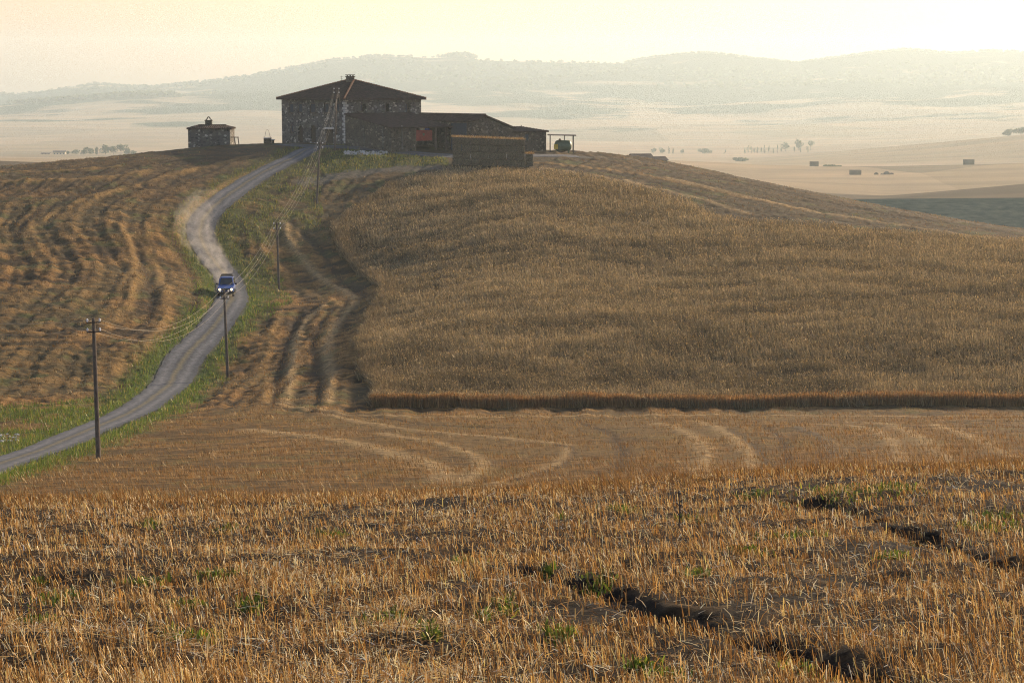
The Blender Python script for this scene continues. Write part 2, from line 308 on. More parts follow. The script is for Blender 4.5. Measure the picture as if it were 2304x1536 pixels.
def surface(x, y, want='h'):
    """height bumps and ground colour of the near country"""
    h = np.zeros(np.shape(x)); 
    dr = pl_dist(x, y, ROAD); dy = pl_dist(x, y, YARD); dp = pl_dist(x, y, PATH)
    wh = in_poly(x, y, WHEAT)
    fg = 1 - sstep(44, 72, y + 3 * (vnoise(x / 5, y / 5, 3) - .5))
    wx = fbm(x / 9, y / 9, 21, 3) - .5; wy = fbm(x / 9, y / 9, 31, 3) - .5
    n1 = fbm((x + 5 * wx) / 2.6, (y + 5 * wy) / .95, 41, 4)             # clumped straw lying across
    n2 = fbm(x / .5, y / .5, 51, 2)
    big = fbm(x / 14 + wx, y / 14, 61, 3)
    mid = (1 - fg)
    rowd = dr + 2.5 * wx
    ridge = np.sin(rowd * 2 * math.pi / 4.6 + 2 * wy)
    leftf = (sstep(2.5, 6, dr)) * (~wh) * sstep(118, 140, y)
    n1 = n1 + .09 * leftf * ridge
    h += mid * ((n1 - .5) * (.34 - .13 * leftf) * (1 - .6 * sstep(222, 245, y)) + (n2 - .5) * .30) * np.where(wh, .5, 1) * (1 - .7 * sstep(148, 132, y))
    h += leftf * (ridge * .07 + np.sin(rowd * 2 * math.pi / 1.55 + 3 * wy) * .05) * (.4 + 1.2 * vnoise(x / 7, y / 7, 47))
    h += fg * ((fbm(x / .7, y / .7, 71, 3) - .5) * .20 + (fbm(x / 2.5, y / 2.5, 73, 2) - .5) * .3)
    h += (big - .5) * .35 * sstep(60, 130, y)
    tr = []
    for L, tw, th, tc in TRACKS:
        d = pl_dist(x, y, L) + .5 * wx
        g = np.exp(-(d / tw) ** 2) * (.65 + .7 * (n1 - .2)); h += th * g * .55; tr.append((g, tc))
    fu = np.zeros(np.shape(x))
    for L in FURROWS:
        d = pl_dist(x, y, L) + .5 * (fbm(x / .7, y / .7, 81, 3) - .5)
        fu = np.maximum(fu, np.exp(-(d / .30) ** 2) * sstep(.12, .38, fbm(x / 1.6, y / 1.6, 84, 2)))
    h -= fu * (.12 + .22 * fbm(x / .35, y / .35, 83, 3))
    km = np.exp(-(((x - MOUND[0]) / 9) ** 2 + ((y - MOUND[1]) / 4) ** 2)); h += km * .5
    rd = np.minimum(dr, dy)
    k = sstep(1.75, 2.7, rd); h = h * k - .06 * (1 - k)
    kb = ((x > -52) & (x < 6) & (y > 255) & (y < 300)); h = np.where(kb, h * .3, h)
    if want == 'h': return h
    def mixc(c, c2, t):
        t = np.clip(t, 0, 1)[..., None]; return c * (1 - t) + np.array(c2) * t
    c = np.empty(np.shape(x) + (3,)); c[:] = (.22, .125, .042)
    c = mixc(c, (.055, .04, .022), sstep(.45, .64, 1 - n1) * .9)
    c = mixc(c, (.38, .22, .075), sstep(.54, .70, n1) * .85)
    c = mixc(c, (.15, .12, .05), sstep(.45, .65, big) * .45)
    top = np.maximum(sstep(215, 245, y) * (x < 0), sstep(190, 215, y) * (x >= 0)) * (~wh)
    c = mixc(c, (.085, .066, .036), top * .75)  # left hilltop: grazing-sun shade put into the ground colour; right crest toned down
    c = mixc(c, (.13, .15, .045), sstep(.62, .75, fbm(x / 2.2, y / 2.2, 91, 3)) * .5 * mid)
    # mid strip, reddish stubble
    ms = sstep(140, 125, y) * mid if False else (1 - sstep(125, 140, y)) * mid
    c = mixc(c, (.20, .12, .036), ms * (.35 + .5 * big))
    vg = (1 - sstep(2.2, 5.2, dr + 3.0 * (fbm(x / 2.5, y / 2.5, 95, 3) - .5)))
    vfar = 1 - .55 * sstep(195, 230, y)
    c = mixc(c, (.085, .13, .025), vg * .9 * vfar)
    vl = in_poly(x, y, VERGE_L); c = mixc(c, (.10, .13, .03), vl * sstep(.35, .6, fbm(x / 3, y / 2, 96, 3)) * .9)
    kn = in_poly(x, y, KNOLL); c = mixc(c, (.07, .095, .03), kn * (.55 + .5 * n1))
    ro = in_poly(x, y, ROUGH); c = mixc(c, (.11, .12, .04), ro * sstep(.35, .62, fbm(x / 2, y / 2, 97, 3)) * .8)
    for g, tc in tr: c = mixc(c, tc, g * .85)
    c = mixc(c, (.15, .14, .11), (1 - sstep(1.0, 2.2, dp + wx)) * .8)
    c = mixc(c, (.05, .037, .022), wh * .9)
    # foreground soil between the stubble
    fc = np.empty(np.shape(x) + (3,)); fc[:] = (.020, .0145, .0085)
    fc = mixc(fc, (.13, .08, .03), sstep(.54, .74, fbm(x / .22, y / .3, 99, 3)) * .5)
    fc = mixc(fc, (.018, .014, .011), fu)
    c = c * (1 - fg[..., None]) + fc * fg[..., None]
    c = mixc(c, (.13, .125, .10), 1 - sstep(1.45, 2.0, rd + .5 * (n2 - .5)))
    return h, c
def H(x, y): return baseH(x, y) + surface(x, y)

# ------------------------------------------------------------------ materials
def mat(name): 
    m = bpy.data.materials.new(name); m.use_nodes = True; nt = m.node_tree; b = nt.nodes['Principled BSDF']
    b.inputs['Roughness'].default_value = .8; b.inputs['Specular IOR Level'].default_value = .2
    return m, nt, b
def N(nt, t, **kw):
    n = nt.nodes.new(t)
    for k, v in kw.items():
        if k in n.inputs.keys(): n.inputs[k].default_value = v
        else: setattr(n, k, v)
    return n
def ramp(nt, fac, stops):
    r = nt.nodes.new('ShaderNodeValToRGB'); e = r.color_ramp.elements
    while len(e) < len(stops): e.new(.5)
    for i, (p, c) in enumerate(stops): e[i].position = p; e[i].color = (*c, 1) if len(c) == 3 else c
    nt.links.new(fac, r.inputs[0]); return r
def plain(name, c, rough=.7, metal=0.0, scale=6.0, var=.35, spec=.3, bump=.0):
    m, nt, b = mat(name); tc = N(nt, 'ShaderNodeTexCoord'); no = N(nt, 'ShaderNodeTexNoise', Scale=scale, Detail=5.0)
    nt.links.new(tc.outputs['Object'], no.inputs['Vector'])
    lo = tuple(x * (1 - var) for x in c); hi = tuple(min(1, x * (1 + var)) for x in c)
    r = ramp(nt, no.outputs['Fac'], [(.3, lo), (.7, hi)]); nt.links.new(r.outputs[0], b.inputs['Base Color'])
    b.inputs['Roughness'].default_value = rough; b.inputs['Metallic'].default_value = metal; b.inputs['Specular IOR Level'].default_value = spec
    if bump:
        bp = N(nt, 'ShaderNodeBump', Strength=bump, Distance=.05); nt.links.new(no.outputs['Fac'], bp.inputs['Height']); nt.links.new(bp.outputs[0], b.inputs['Normal'])
    return m
def ground_mat():
    m, nt, b = mat('field_soil'); a = N(nt, 'ShaderNodeAttribute', attribute_name='tint'); tc = N(nt, 'ShaderNodeTexCoord')
    n1 = N(nt, 'ShaderNodeTexNoise', Scale=2.2, Detail=8.0, Roughness=.75); nt.links.new(tc.outputs['Object'], n1.inputs['Vector'])
    mp = N(nt, 'ShaderNodeMapping'); mp.inputs['Scale'].default_value = (1.2, 5.0, 2.0); nt.links.new(tc.outputs['Object'], mp.inputs[0])
    n2 = N(nt, 'ShaderNodeTexNoise', Scale=1.0, Detail=6.0, Roughness=.7); nt.links.new(mp.outputs[0], n2.inputs['Vector'])
    mx = N(nt, 'ShaderNodeMath', operation='ADD'); nt.links.new(n1.outputs['Fac'], mx.inputs[0]); nt.links.new(n2.outputs['Fac'], mx.inputs[1])
    r = ramp(nt, mx.outputs[0], [(.0, (.2, .2, .2)), (1.0, (1.7, 1.7, 1.7))]); r.color_ramp.elements[0].position = .0
    mr = N(nt, 'ShaderNodeMapRange'); mr.inputs['From Min'].default_value = .7; mr.inputs['From Max'].default_value = 1.3; mr.inputs['To Min'].default_value = .14; mr.inputs['To Max'].default_value = 1.2
    nt.links.new(mx.outputs[0], mr.inputs['Value'])
    vm = N(nt, 'ShaderNodeVectorMath', operation='SCALE'); nt.links.new(a.outputs['Color'], vm.inputs[0]); nt.links.new(mr.outputs[0], vm.inputs['Scale'])
    nt.links.new(vm.outputs[0], b.inputs['Base Color']); b.inputs['Roughness'].default_value = .95; b.inputs['Specular IOR Level'].default_value = .1
    bp = N(nt, 'ShaderNodeBump', Strength=.7, Distance=.12); nt.links.new(mx.outputs[0], bp.inputs['Height']); nt.links.new(bp.outputs[0], b.inputs['Normal'])
    return m
def blade_mat(name, trans=.45, tc=(1.0, .8, .5), dim=.64):
    m = bpy.data.materials.new(name); m.use_nodes = True; nt = m.node_tree; nt.nodes.clear()
    a0 = N(nt, 'ShaderNodeAttribute', attribute_name='tint'); a = N(nt, 'ShaderNodeMix', data_type='RGBA', blend_type='MULTIPLY'); a.inputs[0].default_value = 1; nt.links.new(a0.outputs['Color'], a.inputs[6]); a.inputs[7].default_value = (dim, dim, dim, 1); d = N(nt, 'ShaderNodeBsdfDiffuse'); t = N(nt, 'ShaderNodeBsdfTranslucent')
    g = N(nt, 'ShaderNodeBsdfGlossy', Roughness=.45); g.inputs['Color'].default_value = (.9, .8, .6, 1)
    mu = N(nt, 'ShaderNodeVectorMath', operation='MULTIPLY'); mu.inputs[1].default_value = tc
    nt.links.new(a.outputs[2], d.inputs[0]); nt.links.new(a.outputs[2], mu.inputs[0]); nt.links.new(mu.outputs[0], t.inputs[0])
    x = N(nt, 'ShaderNodeMixShader'); x.inputs[0].default_value = trans; nt.links.new(d.outputs[0], x.inputs[1]); nt.links.new(t.outputs[0], x.inputs[2])
    y = N(nt, 'ShaderNodeMixShader'); y.inputs[0].default_value = .05; nt.links.new(x.outputs[0], y.inputs[1]); nt.links.new(g.outputs[0], y.inputs[2])
    o = N(nt, 'ShaderNodeOutputMaterial'); nt.links.new(y.outputs[0], o.inputs[0]); return m
M_SOIL = ground_mat(); M_STRAW = blade_mat('straw', .33); M_GRASS = blade_mat('green_blades', .5, (1.1, 1.0, .5), .95); M_WHEAT = blade_mat('ripe_wheat', .33, (1.0, .85, .6), .88)
def far_mat():
    m, nt, b = mat('far_fields'); g = N(nt, 'ShaderNodeNewGeometry')
    mp = N(nt, 'ShaderNodeMapping'); mp.inputs['Scale'].default_value = (1 / 260, 1 / 420, 0); nt.links.new(g.outputs['Position'], mp.inputs[0])
    v = N(nt, 'ShaderNodeTexVoronoi', Scale=1.0); v.inputs['Randomness'].default_value = .9; nt.links.new(mp.outputs[0], v.inputs['Vector'])
    f = ramp(nt, v.outputs['Color'], [(0, (.30, .24, .15)), (.35, (.40, .31, .20)), (.6, (.25, .21, .14)), (.8, (.42, .31, .20)), (1, (.19, .19, .11))])
    n1 = N(nt, 'ShaderNodeTexNoise', Scale=1 / 420, Detail=6.0, Roughness=.6); nt.links.new(g.outputs['Position'], n1.inputs['Vector'])
    sx = N(nt, 'ShaderNodeSeparateXYZ'); nt.links.new(g.outputs['Position'], sx.inputs[0])
    # woodland share grows up the far slopes
    wr = N(nt, 'ShaderNodeMapRange'); wr.inputs['From Min'].default_value = -130; wr.inputs['From Max'].default_value = 60; wr.inputs['To Min'].default_value = -.12; wr.inputs['To Max'].default_value = .12
    nt.links.new(sx.outputs['Z'], wr.inputs['Value'])
    yr = N(nt, 'ShaderNodeMapRange'); yr.inputs['From Min'].default_value = 1500; yr.inputs['From Max'].default_value = 4500; yr.inputs['To Min'].default_value = -.3; yr.inputs['To Max'].default_value = .02
    nt.links.new(sx.outputs['Y'], yr.inputs['Value'])
    s1 = N(nt, 'ShaderNodeMath', operation='ADD'); nt.links.new(n1.outputs['Fac'], s1.inputs[0]); nt.links.new(wr.outputs[0], s1.inputs[1])
    s2 = N(nt, 'ShaderNodeMath', operation='ADD'); nt.links.new(s1.outputs[0], s2.inputs[0]); nt.links.new(yr.outputs[0], s2.inputs[1])
    wd = ramp(nt, s2.outputs[0], [(.47, (0, 0, 0)), (.53, (1, 1, 1))])
    mx = N(nt, 'ShaderNodeMix', data_type='RGBA'); nt.links.new(wd.outputs[0], mx.inputs[0]); nt.links.new(f.outputs[0], mx.inputs[6]); mx.inputs[7].default_value = (.035, .05, .028, 1)
    # near dark-green maize on the first ridge to the right
    n3 = N(nt, 'ShaderNodeTexNoise', Scale=.35, Detail=6.0, Roughness=.7); nt.links.new(g.outputs['Position'], n3.inputs['Vector'])
    nr = N(nt, 'ShaderNodeMapRange'); nr.inputs['From Min'].default_value = 520; nr.inputs['From Max'].default_value = 500; nt.links.new(sx.outputs['Y'], nr.inputs['Value'])
    cr = ramp(nt, n3.outputs['Fac'], [(.35, (.035, .055, .055)), (.65, (.10, .12, .10))])
    mx2 = N(nt, 'ShaderNodeMix', data_type='RGBA'); nt.links.new(nr.outputs[0], mx2.inputs[0]); nt.links.new(mx.outputs[2], mx2.inputs[6]); nt.links.new(cr.outputs[0], mx2.inputs[7])
    a = N(nt, 'ShaderNodeMapRange'); a.inputs['From Min'].default_value = 760; a.inputs['From Max'].default_value = 740; nt.links.new(sx.outputs['Y'], a.inputs['Value'])
    mx3 = N(nt, 'ShaderNodeMix', data_type='RGBA'); nt.links.new(a.outputs[0], mx3.inputs[0]); nt.links.new(mx2.outputs[2], mx3.inputs[6])
    mx4 = N(nt, 'ShaderNodeMix', data_type='RGBA'); nt.links.new(nr.outputs[0], mx4.inputs[0]); mx4.inputs[6].default_value = (.16, .13, .09, 1); nt.links.new(cr.outputs[0], mx4.inputs[7])
    nt.links.new(mx4.outputs[2], mx3.inputs[7])
    mpS = N(nt, 'ShaderNodeMapping'); mpS.inputs['Scale'].default_value = (1 / 160, 1 / 60, 0); mpS.inputs['Rotation'].default_value = (0, 0, .25); nt.links.new(g.outputs['Position'], mpS.inputs[0])
    nS = N(nt, 'ShaderNodeTexNoise', Scale=1.0, Detail=7.0, Roughness=.65); nt.links.new(mpS.outputs[0], nS.inputs['Vector']); rS = ramp(nt, nS.outputs['Fac'], [(.36, (.74, .77, .77)), (.64, (1.15, 1.1, 1.04))])
    mS = N(nt, 'ShaderNodeMix', data_type='RGBA', blend_type='MULTIPLY'); mS.inputs[0].default_value = 1; nt.links.new(mx3.outputs[2], mS.inputs[6]); nt.links.new(rS.outputs[0], mS.inputs[7])
    nt.links.new(mS.outputs[2], b.inputs['Base Color'])
    bp = N(nt, 'ShaderNodeBump', Strength=.6, Distance=1.0); nt.links.new(n3.outputs['Fac'], bp.inputs['Height']); nt.links.new(bp.outputs[0], b.inputs['Normal'])
    b.inputs['Roughness'].default_value = 1; b.inputs['Specular IOR Level'].default_value = 0
    return m
def stone_mat(name, c1, c2, c3, sc=3.2):
    m, nt, b = mat(name); tc = N(nt, 'ShaderNodeTexCoord')
    mp = N(nt, 'ShaderNodeMapping'); mp.inputs['Scale'].default_value = (1, 1, 1.5); nt.links.new(tc.outputs['Object'], mp.inputs[0])
    v = N(nt, 'ShaderNodeTexVoronoi', Scale=sc); nt.links.new(mp.outputs[0], v.inputs['Vector'])
    e = N(nt, 'ShaderNodeTexVoronoi', Scale=sc, feature='DISTANCE_TO_EDGE'); nt.links.new(mp.outputs[0], e.inputs['Vector'])
    sp_ = N(nt, 'ShaderNodeSeparateColor'); nt.links.new(v.outputs['Color'], sp_.inputs[0])
    r = ramp(nt, sp_.outputs[0], [(0, c1), (.45, c2), (.8, c2), (1, c3)]); r.color_ramp.interpolation = 'LINEAR'
    no = N(nt, 'ShaderNodeTexNoise', Scale=.35, Detail=5.0); nt.links.new(tc.outputs['Object'], no.inputs['Vector'])
    pr = ramp(nt, no.outputs['Fac'], [(.35, (.75, .75, .8)), (.65, (1.15, 1.08, .95))])
    ml = N(nt, 'ShaderNodeMix', data_type='RGBA', blend_type='MULTIPLY'); ml.inputs[0].default_value = 1; nt.links.new(r.outputs[0], ml.inputs[6]); nt.links.new(pr.outputs[0], ml.inputs[7])
    er = ramp(nt, e.outputs['Distance'], [(.0, (1, 1, 1)), (.09, (0, 0, 0))])
    mx = N(nt, 'ShaderNodeMix', data_type='RGBA'); nt.links.new(er.outputs[0], mx.inputs[0]); nt.links.new(ml.outputs[2], mx.inputs[6]); mx.inputs[7].default_value = (.12, .11, .09, 1)
    nt.links.new(mx.outputs[2], b.inputs['Base Color']); b.inputs['Roughness'].default_value = .9
    bp = N(nt, 'ShaderNodeBump', Strength=.8, Distance=.06); nt.links.new(e.outputs['Distance'], bp.inputs['Height']); nt.links.new(bp.outputs[0], b.inputs['Normal'])
    return m
M_STONE = stone_mat('rubble_stone', (.045, .045, .045), (.125, .125, .118), (.44, .44, .42), 2.9)
M_STONE2 = stone_mat('brown_rubble_stone', (.04, .034, .027), (.09, .078, .058), (.26, .23, .19), 2.8)
M_TILE = plain('terracotta_tile', (.062, .042, .034), .9, 0, 1.8, .5, .1, .4)
M_WOOD = plain('weathered_wood', (.13, .10, .075), .85, 0, 5, .35)
M_POLE = plain('tarred_pole', (.10, .08, .065), .8, 0, 3, .35)
M_IRON = plain('rusty_iron', (.06, .05, .045), .7, .3, 10, .3)
M_QUOIN = plain('pale_quoin', (.46, .45, .42), .9, 0, 4, .25)
M_SHUT = plain('grey_blue_shutter', (.045, .055, .07), .7, 0, 5, .25)
M_DOORB = plain('brown_door', (.05, .035, .025), .7, 0, 5, .3)
M_DARK = plain('dark_interior', (.02, .018, .016), .9, 0, 5, .2)
M_WIRE = plain('wire_metal', (.32, .28, .20), .6, .0, 3, .2, .2)
M_PORC = plain('white_porcelain', (.8, .8, .78), .25, 0, 5, .05, .5)
M_BALE = plain('pressed_straw', (.125, .105, .07), .95, 0, 9, .5, .05, 1.0)
M_RED = plain('faded_red_paint', (.28, .045, .03), .55, 0, 4, .3, .4)
M_BLUE = plain('blue_car_paint', (.004, .055, .25), .35, .1, 3, .08, .5)
M_BLACK = plain('black_rubber', (.018, .018, .018), .75, 0, 8, .2)
M_CHROME = plain('bright_metal', (.6, .6, .6), .2, .9, 5, .1, .5)
M_GLASS = plain('dark_windscreen', (.012, .016, .02), .06, 0, 2, .1, .8)
M_GREEN = plain('green_tank_paint', (.10, .15, .09), .45, 0, 3, .15, .4)
M_YELL = plain('yellow_paint', (.60, .42, .04), .5, 0, 4, .15, .4)
M_WHITE = plain('white_plastic', (.8, .8, .78), .5, 0, 4, .08)
M_SACKB = plain('blue_plastic', (.03, .08, .5), .5, 0, 4, .2)
M_LEAF = blade_mat('tree_leaves', .35, (1.0, 1.0, .6), 1.0)
M_CREAM = plain('cream_render', (.6, .52, .38), .9, 0, 2, .15)
M_LAMP, _nt, _b = mat('lit_headlamp'); _b.inputs['Emission Color'].default_value = (1, .72, .36, 1); _b.inputs['Emission Strength'].default_value = 1.6; _b.inputs['Base Color'].default_value = (1, .9, .7, 1)

# ------------------------------------------------------------------ the land
def grid_mesh(name, us, Ys, mtl, near=True, dz=0.0, kind='structure', label=None):
    U, YY = np.meshgrid(us, Ys); X = U * YY; Z = baseH(X, YY); cols = None
    if near:
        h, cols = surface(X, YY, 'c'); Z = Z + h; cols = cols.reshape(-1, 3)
    V = np.stack([X, YY, Z + dz], -1).reshape(-1, 3); R, Q = len(Ys), len(us)
    i = np.arange(R * Q).reshape(R, Q); F = np.stack([i[:-1, :-1], i[:-1, 1:], i[1:, 1:], i[1:, :-1]], -1).reshape(-1, 4)
    o = np_mesh(name, V, F, mtl, cols, smooth=True); tag(o, label, None, None, kind); return o
us = (np.linspace(-560, 2860, 820) - 1152) / FPX
Ys = [9.0]
while Ys[-1] < 280: Ys.append(Ys[-1] * 1.0023)
while Ys[-1] < 398: Ys.append(Ys[-1] + 1.6)
grid_mesh('ground', us, np.array(Ys), M_SOIL, True)
us = (np.linspace(-2900, 5400, 620) - 1152) / FPX
Yf = [396.0]
while Yf[-1] < 7400: Yf.append(Yf[-1] * 1.009)
grid_mesh('hills', us, np.array(Yf), far_mat(), False)
# coarser land beside and behind the viewpoint
gx, gy = np.meshgrid(np.linspace(-330, 330, 166), np.linspace(-80, 400, 121))
hh, cc = surface(gx, gy, 'c'); gz = baseH(gx, gy) - np.where((np.abs(gx) < .43 * gy) & (gy > 6), 2.5, .08)
ii = np.arange(gx.size).reshape(gx.shape); FF = np.stack([ii[:-1, :-1], ii[:-1, 1:], ii[1:, 1:], ii[1:, :-1]], -1).reshape(-1, 4)
tag(np_mesh('surrounding_ground', np.stack([gx, gy, gz], -1).reshape(-1, 3), FF, M_SOIL, cc.reshape(-1, 3), True), kind='structure')

# ------------------------------------------------------------------ road and yard track
def road_mat():
    m, nt, b = mat('gravel'); uv = N(nt, 'ShaderNodeUVMap'); tc = N(nt, 'ShaderNodeTexCoord')
    sx = N(nt, 'ShaderNodeSeparateXYZ'); nt.links.new(uv.outputs[0], sx.inputs[0])
    n1 = N(nt, 'ShaderNodeTexNoise', Scale=3.0, Detail=8.0, Roughness=.75); nt.links.new(tc.outputs['Object'], n1.inputs['Vector'])
    n2 = N(nt, 'ShaderNodeTexNoise', Scale=.45, Detail=4.0); nt.links.new(tc.outputs['Object'], n2.inputs['Vector'])
    ad = N(nt, 'ShaderNodeMath', operation='MULTIPLY_ADD'); nt.links.new(n2.outputs['Fac'], ad.inputs[0]); ad.inputs[1].default_value = .16; nt.links.new(sx.outputs['X'], ad.inputs[2])
    G = (.062, .070, .078); L = (.12, .125, .13); S_ = (.13, .115, .07)
    r = ramp(nt, ad.outputs[0], [(.0, S_), (.12, G), (.30, L), (.46, G), (.56, S_), (.68, G), (.82, L), (.97, G)])
    rr = ramp(nt, n1.outputs['Fac'], [(.35, (.55, .55, .55)), (.65, (1.35, 1.35, 1.35))])
    ml = N(nt, 'ShaderNodeMix', data_type='RGBA', blend_type='MULTIPLY'); ml.inputs[0].default_value = 1; nt.links.new(r.outputs[0], ml.inputs[6]); nt.links.new(rr.outputs[0], ml.inputs[7])
    nt.links.new(ml.outputs[2], b.inputs['Base Color']); b.inputs['Roughness'].default_value = .95
    bp = N(nt, 'ShaderNodeBump', Strength=.5, Distance=.06); nt.links.new(n1.outputs['Fac'], bp.inputs['Height']); nt.links.new(bp.outputs[0], b.inputs['Normal']); return m
M_ROAD = road_mat()
def ribbon(name, L, wd, mtl, dz, seed):
    L = smooth_line(L[::2], 6); t = np.gradient(L, axis=0); t /= np.linalg.norm(t, axis=1)[:, None]; nn = np.stack([t[:, 1], -t[:, 0]], 1)
    k = 9; s = np.linspace(-1, 1, k); V = []; uvs = []
    al = np.concatenate([[0], np.cumsum(np.linalg.norm(np.diff(L, axis=0), axis=1))])
    for i in range(len(L)):
        e1 = 1 + .14 * (float(fbm(np.array([al[i] / 1.3]), np.array([seed * 1.]), seed, 3)[0]) - .5) * 2
        e2 = 1 + .14 * (float(fbm(np.array([al[i] / 1.3]), np.array([seed + 5.]), seed + 3, 3)[0]) - .5) * 2
        for q in s: p = L[i] + nn[i] * q * wd / 2 * (e1 if q < 0 else e2); V.append(p); uvs.append(((q + 1) / 2, al[i]))
    V = np.array(V); z = baseH(V[:, 0], V[:, 1]) + dz; qq = np.tile(s, len(L)); z -= np.abs(qq) ** 4 * .04 + .035 * np.exp(-((np.abs(qq) - .5) / .15) ** 2)
    V = np.column_stack([V, z]); i = np.arange(len(L) * k).reshape(-1, k); F = np.stack([i[:-1, :-1], i[:-1, 1:], i[1:, 1:], i[1:, :-1]], -1).reshape(-1, 4)
    o = np_mesh(name, V, F, mtl, None, True); me = o.data; ul = me.uv_layers.new(name='UVMap')
    vi = np.empty(len(me.loops), np.int32); me.loops.foreach_get('vertex_index', vi); ul.data.foreach_set('uv', np.array(uvs, np.float32)[vi].ravel())
    return tag(o, kind='structure')
ribbon('gravel_road', ROAD, 3.15, M_ROAD, .05, 3)
ribbon('farmyard_track', YARD, 3.8, M_ROAD, .062, 8)

# ------------------------------------------------------------------ blades: stubble, wheat, grass
def blades(name, x, y, hgt, wid, lean_amt, cols, mtl, label, cat, taper=.35, two=False, lean_dir=None, lie=None):
    z = H(x, y) - .02; n = len(x); az = RNG.uniform(0, 2 * math.pi, n); wx_, wy_ = np.cos(az) * wid / 2, np.sin(az) * wid / 2
    la = RNG.uniform(0, 2 * math.pi, n) if lean_dir is None else lean_dir + RNG.normal(0, .6, n)
    ln = np.abs(RNG.normal(0, lean_amt, n)); ln = np.minimum(ln, 1.45)
    if lie is not None: ln = np.where(lie, RNG.uniform(1.25, 1.5, n), ln)
    tx, ty, tz = hgt * np.sin(ln) * np.cos(la), hgt * np.sin(ln) * np.sin(la), hgt * np.cos(ln)
    z = z + (0 if lie is None else np.where(lie, RNG.uniform(.02, .10, n), 0))
    B = np.stack([x, y, z], -1); Wv = np.stack([wx_, wy_, 0 * wx_], -1); Tp = np.stack([tx, ty, tz], -1)
    if two:
        Mid = Tp * .55 + np.stack([-.12 * tx, -.12 * ty, .1 * tz], -1)
        V = np.stack([B - Wv, B + Wv, B + Mid - Wv * .85, B + Mid + Wv * .85, B + Tp - Wv * taper, B + Tp + Wv * taper], 1).reshape(-1, 3)
        b = np.arange(n)[:, None] * 6; F = np.concatenate([b + [0, 1, 3, 2], b + [2, 3, 5, 4]]); k = 6
    else:
        V = np.stack([B - Wv, B + Wv, B + Tp + Wv * taper, B + Tp - Wv * taper], 1).reshape(-1, 3)
        F = np.arange(n)[:, None] * 4 + np.array([0, 1, 2, 3]); k = 4
    o = np_mesh(name, V, F, mtl, np.repeat(cols, k, 0)); tag(o, label, cat, None, 'stuff'); return o
def pal(n, cs, ws, jit=.18):
    cs = np.array(cs); i = RNG.choice(len(cs), n, p=np.array(ws) / sum(ws)); return np.clip(cs[i] * (1 + RNG.normal(0, jit, (n, 1))), .01, .9)
STR = [(.46, .27, .085), (.80, .55, .23), (.27, .14, .042), (.94, .80, .52), (.07, .042, .018)]; M_STUB = blade_mat('cut_straw', .30, (1.0, .82, .5), .92)
def scatter(n, Y0, Y1, pxa=-350, pxb=2650, pw=1.0):
    """more blades per square metre close by; Y density ~ Y^(1-pw)"""
    u = RNG.uniform((pxa - 1152) / FPX, (pxb - 1152) / FPX, n); e = 2 - pw
    q = RNG.uniform(0, 1, n); Y = (Y0 ** e + q * (Y1 ** e - Y0 ** e)) ** (1 / e); return u * Y, Y
def furrow_d(x, y):
    return np.minimum.reduce([pl_dist(x, y, L) for L in FURROWS])
# foreground stubble: standing
x, y = scatter(320000, 13, 84, pw=1.15)
cl = fbm(x / .9, y / .9, 201, 3); rw = .5 + .5 * np.sin((x * .96 + y * .28) * 2 * math.pi / .32)
fs = np.minimum.reduce([pl_dist(x, y, L) for L in FSTRIP])
keep = (RNG.uniform(0, 1, len(x)) < sstep(.30, .50, cl) * (.35 + .65 * rw) * (1 - sstep(48, 84, y))) & ((furrow_d(x, y) > .30 + .9 * (fbm(x / .6, y / .6, 202, 2) - .5)) | (RNG.uniform(0, 1, len(x)) < .2)) & (RNG.uniform(0, 1, len(x)) < .25 + .75 * sstep(.3, 1.0, fs))
x, y = x[keep], y[keep]; n = len(x)
blades('stubble', x, y, RNG.uniform(.07, .24, n) * (.7 + .6 * fbm(x / 3, y / 3, 203, 2)), RNG.uniform(.0045, .0105, n) * np.sqrt(y / 22), .42, pal(n, STR, [5, 3.5, 5, 2, 5], .3), M_STUB,
    'cut golden stubble stalks standing on dark soil in the foreground', 'stubble', .9, lean_dir=math.pi * .9)
# foreground litter: lying straws
x, y = scatter(250000, 13, 56, pw=1.2); fs = np.minimum.reduce([pl_dist(x, y, L) for L in FSTRIP]); n = len(x)
keep = RNG.uniform(0, 1, n) < (.30 + .7 * np.exp(-(fs / .8) ** 2)) * np.where(furrow_d(x, y) < .35, .3, 1) * (.4 + .9 * fbm(x / 1.2, y / 1.2, 204, 2))
x, y = x[keep], y[keep]; n = len(x)
blades('loose_straw', x, y, RNG.uniform(.05, .26, n), RNG.uniform(.006, .016, n) * np.sqrt(y / 22), .5, pal(n, STR, [4, 4, 3, 4, 3], .25), M_STUB,
    'bent loose straws lying across the foreground stubble', 'straw', .8, True, lie=RNG.uniform(0, 1, n) < .7)
# tufts over the harvested middle ground and hill
x, y = scatter(400000, 42, 285, pw=1.6)
kp = (~in_poly(x, y, WHEAT)) & (pl_dist(x, y, ROAD) > 3.0) & (pl_dist(x, y, YARD) > 2.8) & ((y < 262) | (x < -60) | (x > 15))
x, y = x[kp], y[kp]; wx = fbm(x / 9, y / 9, 21, 3) - .5; wy = fbm(x / 9, y / 9, 31, 3) - .5
n1 = fbm((x + 5 * wx) / 2.6, (y + 5 * wy) / .95, 41, 4); n1 = n1 + .09 * sstep(2.5, 6, pl_dist(x, y, ROAD)) * sstep(118, 140, y) * np.sin((pl_dist(x, y, ROAD) + 2.5 * wx) * 2 * math.pi / 4.6 + 2 * wy); topf = np.maximum(sstep(215, 245, y), (x > 5) * sstep(190, 215, y) * .8)
kp = RNG.uniform(0, 1, len(x)) < (.12 + .88 * sstep(.46, .62, n1)) * (1 - .72 * topf)
x, y = x[kp], y[kp]; n = len(x)
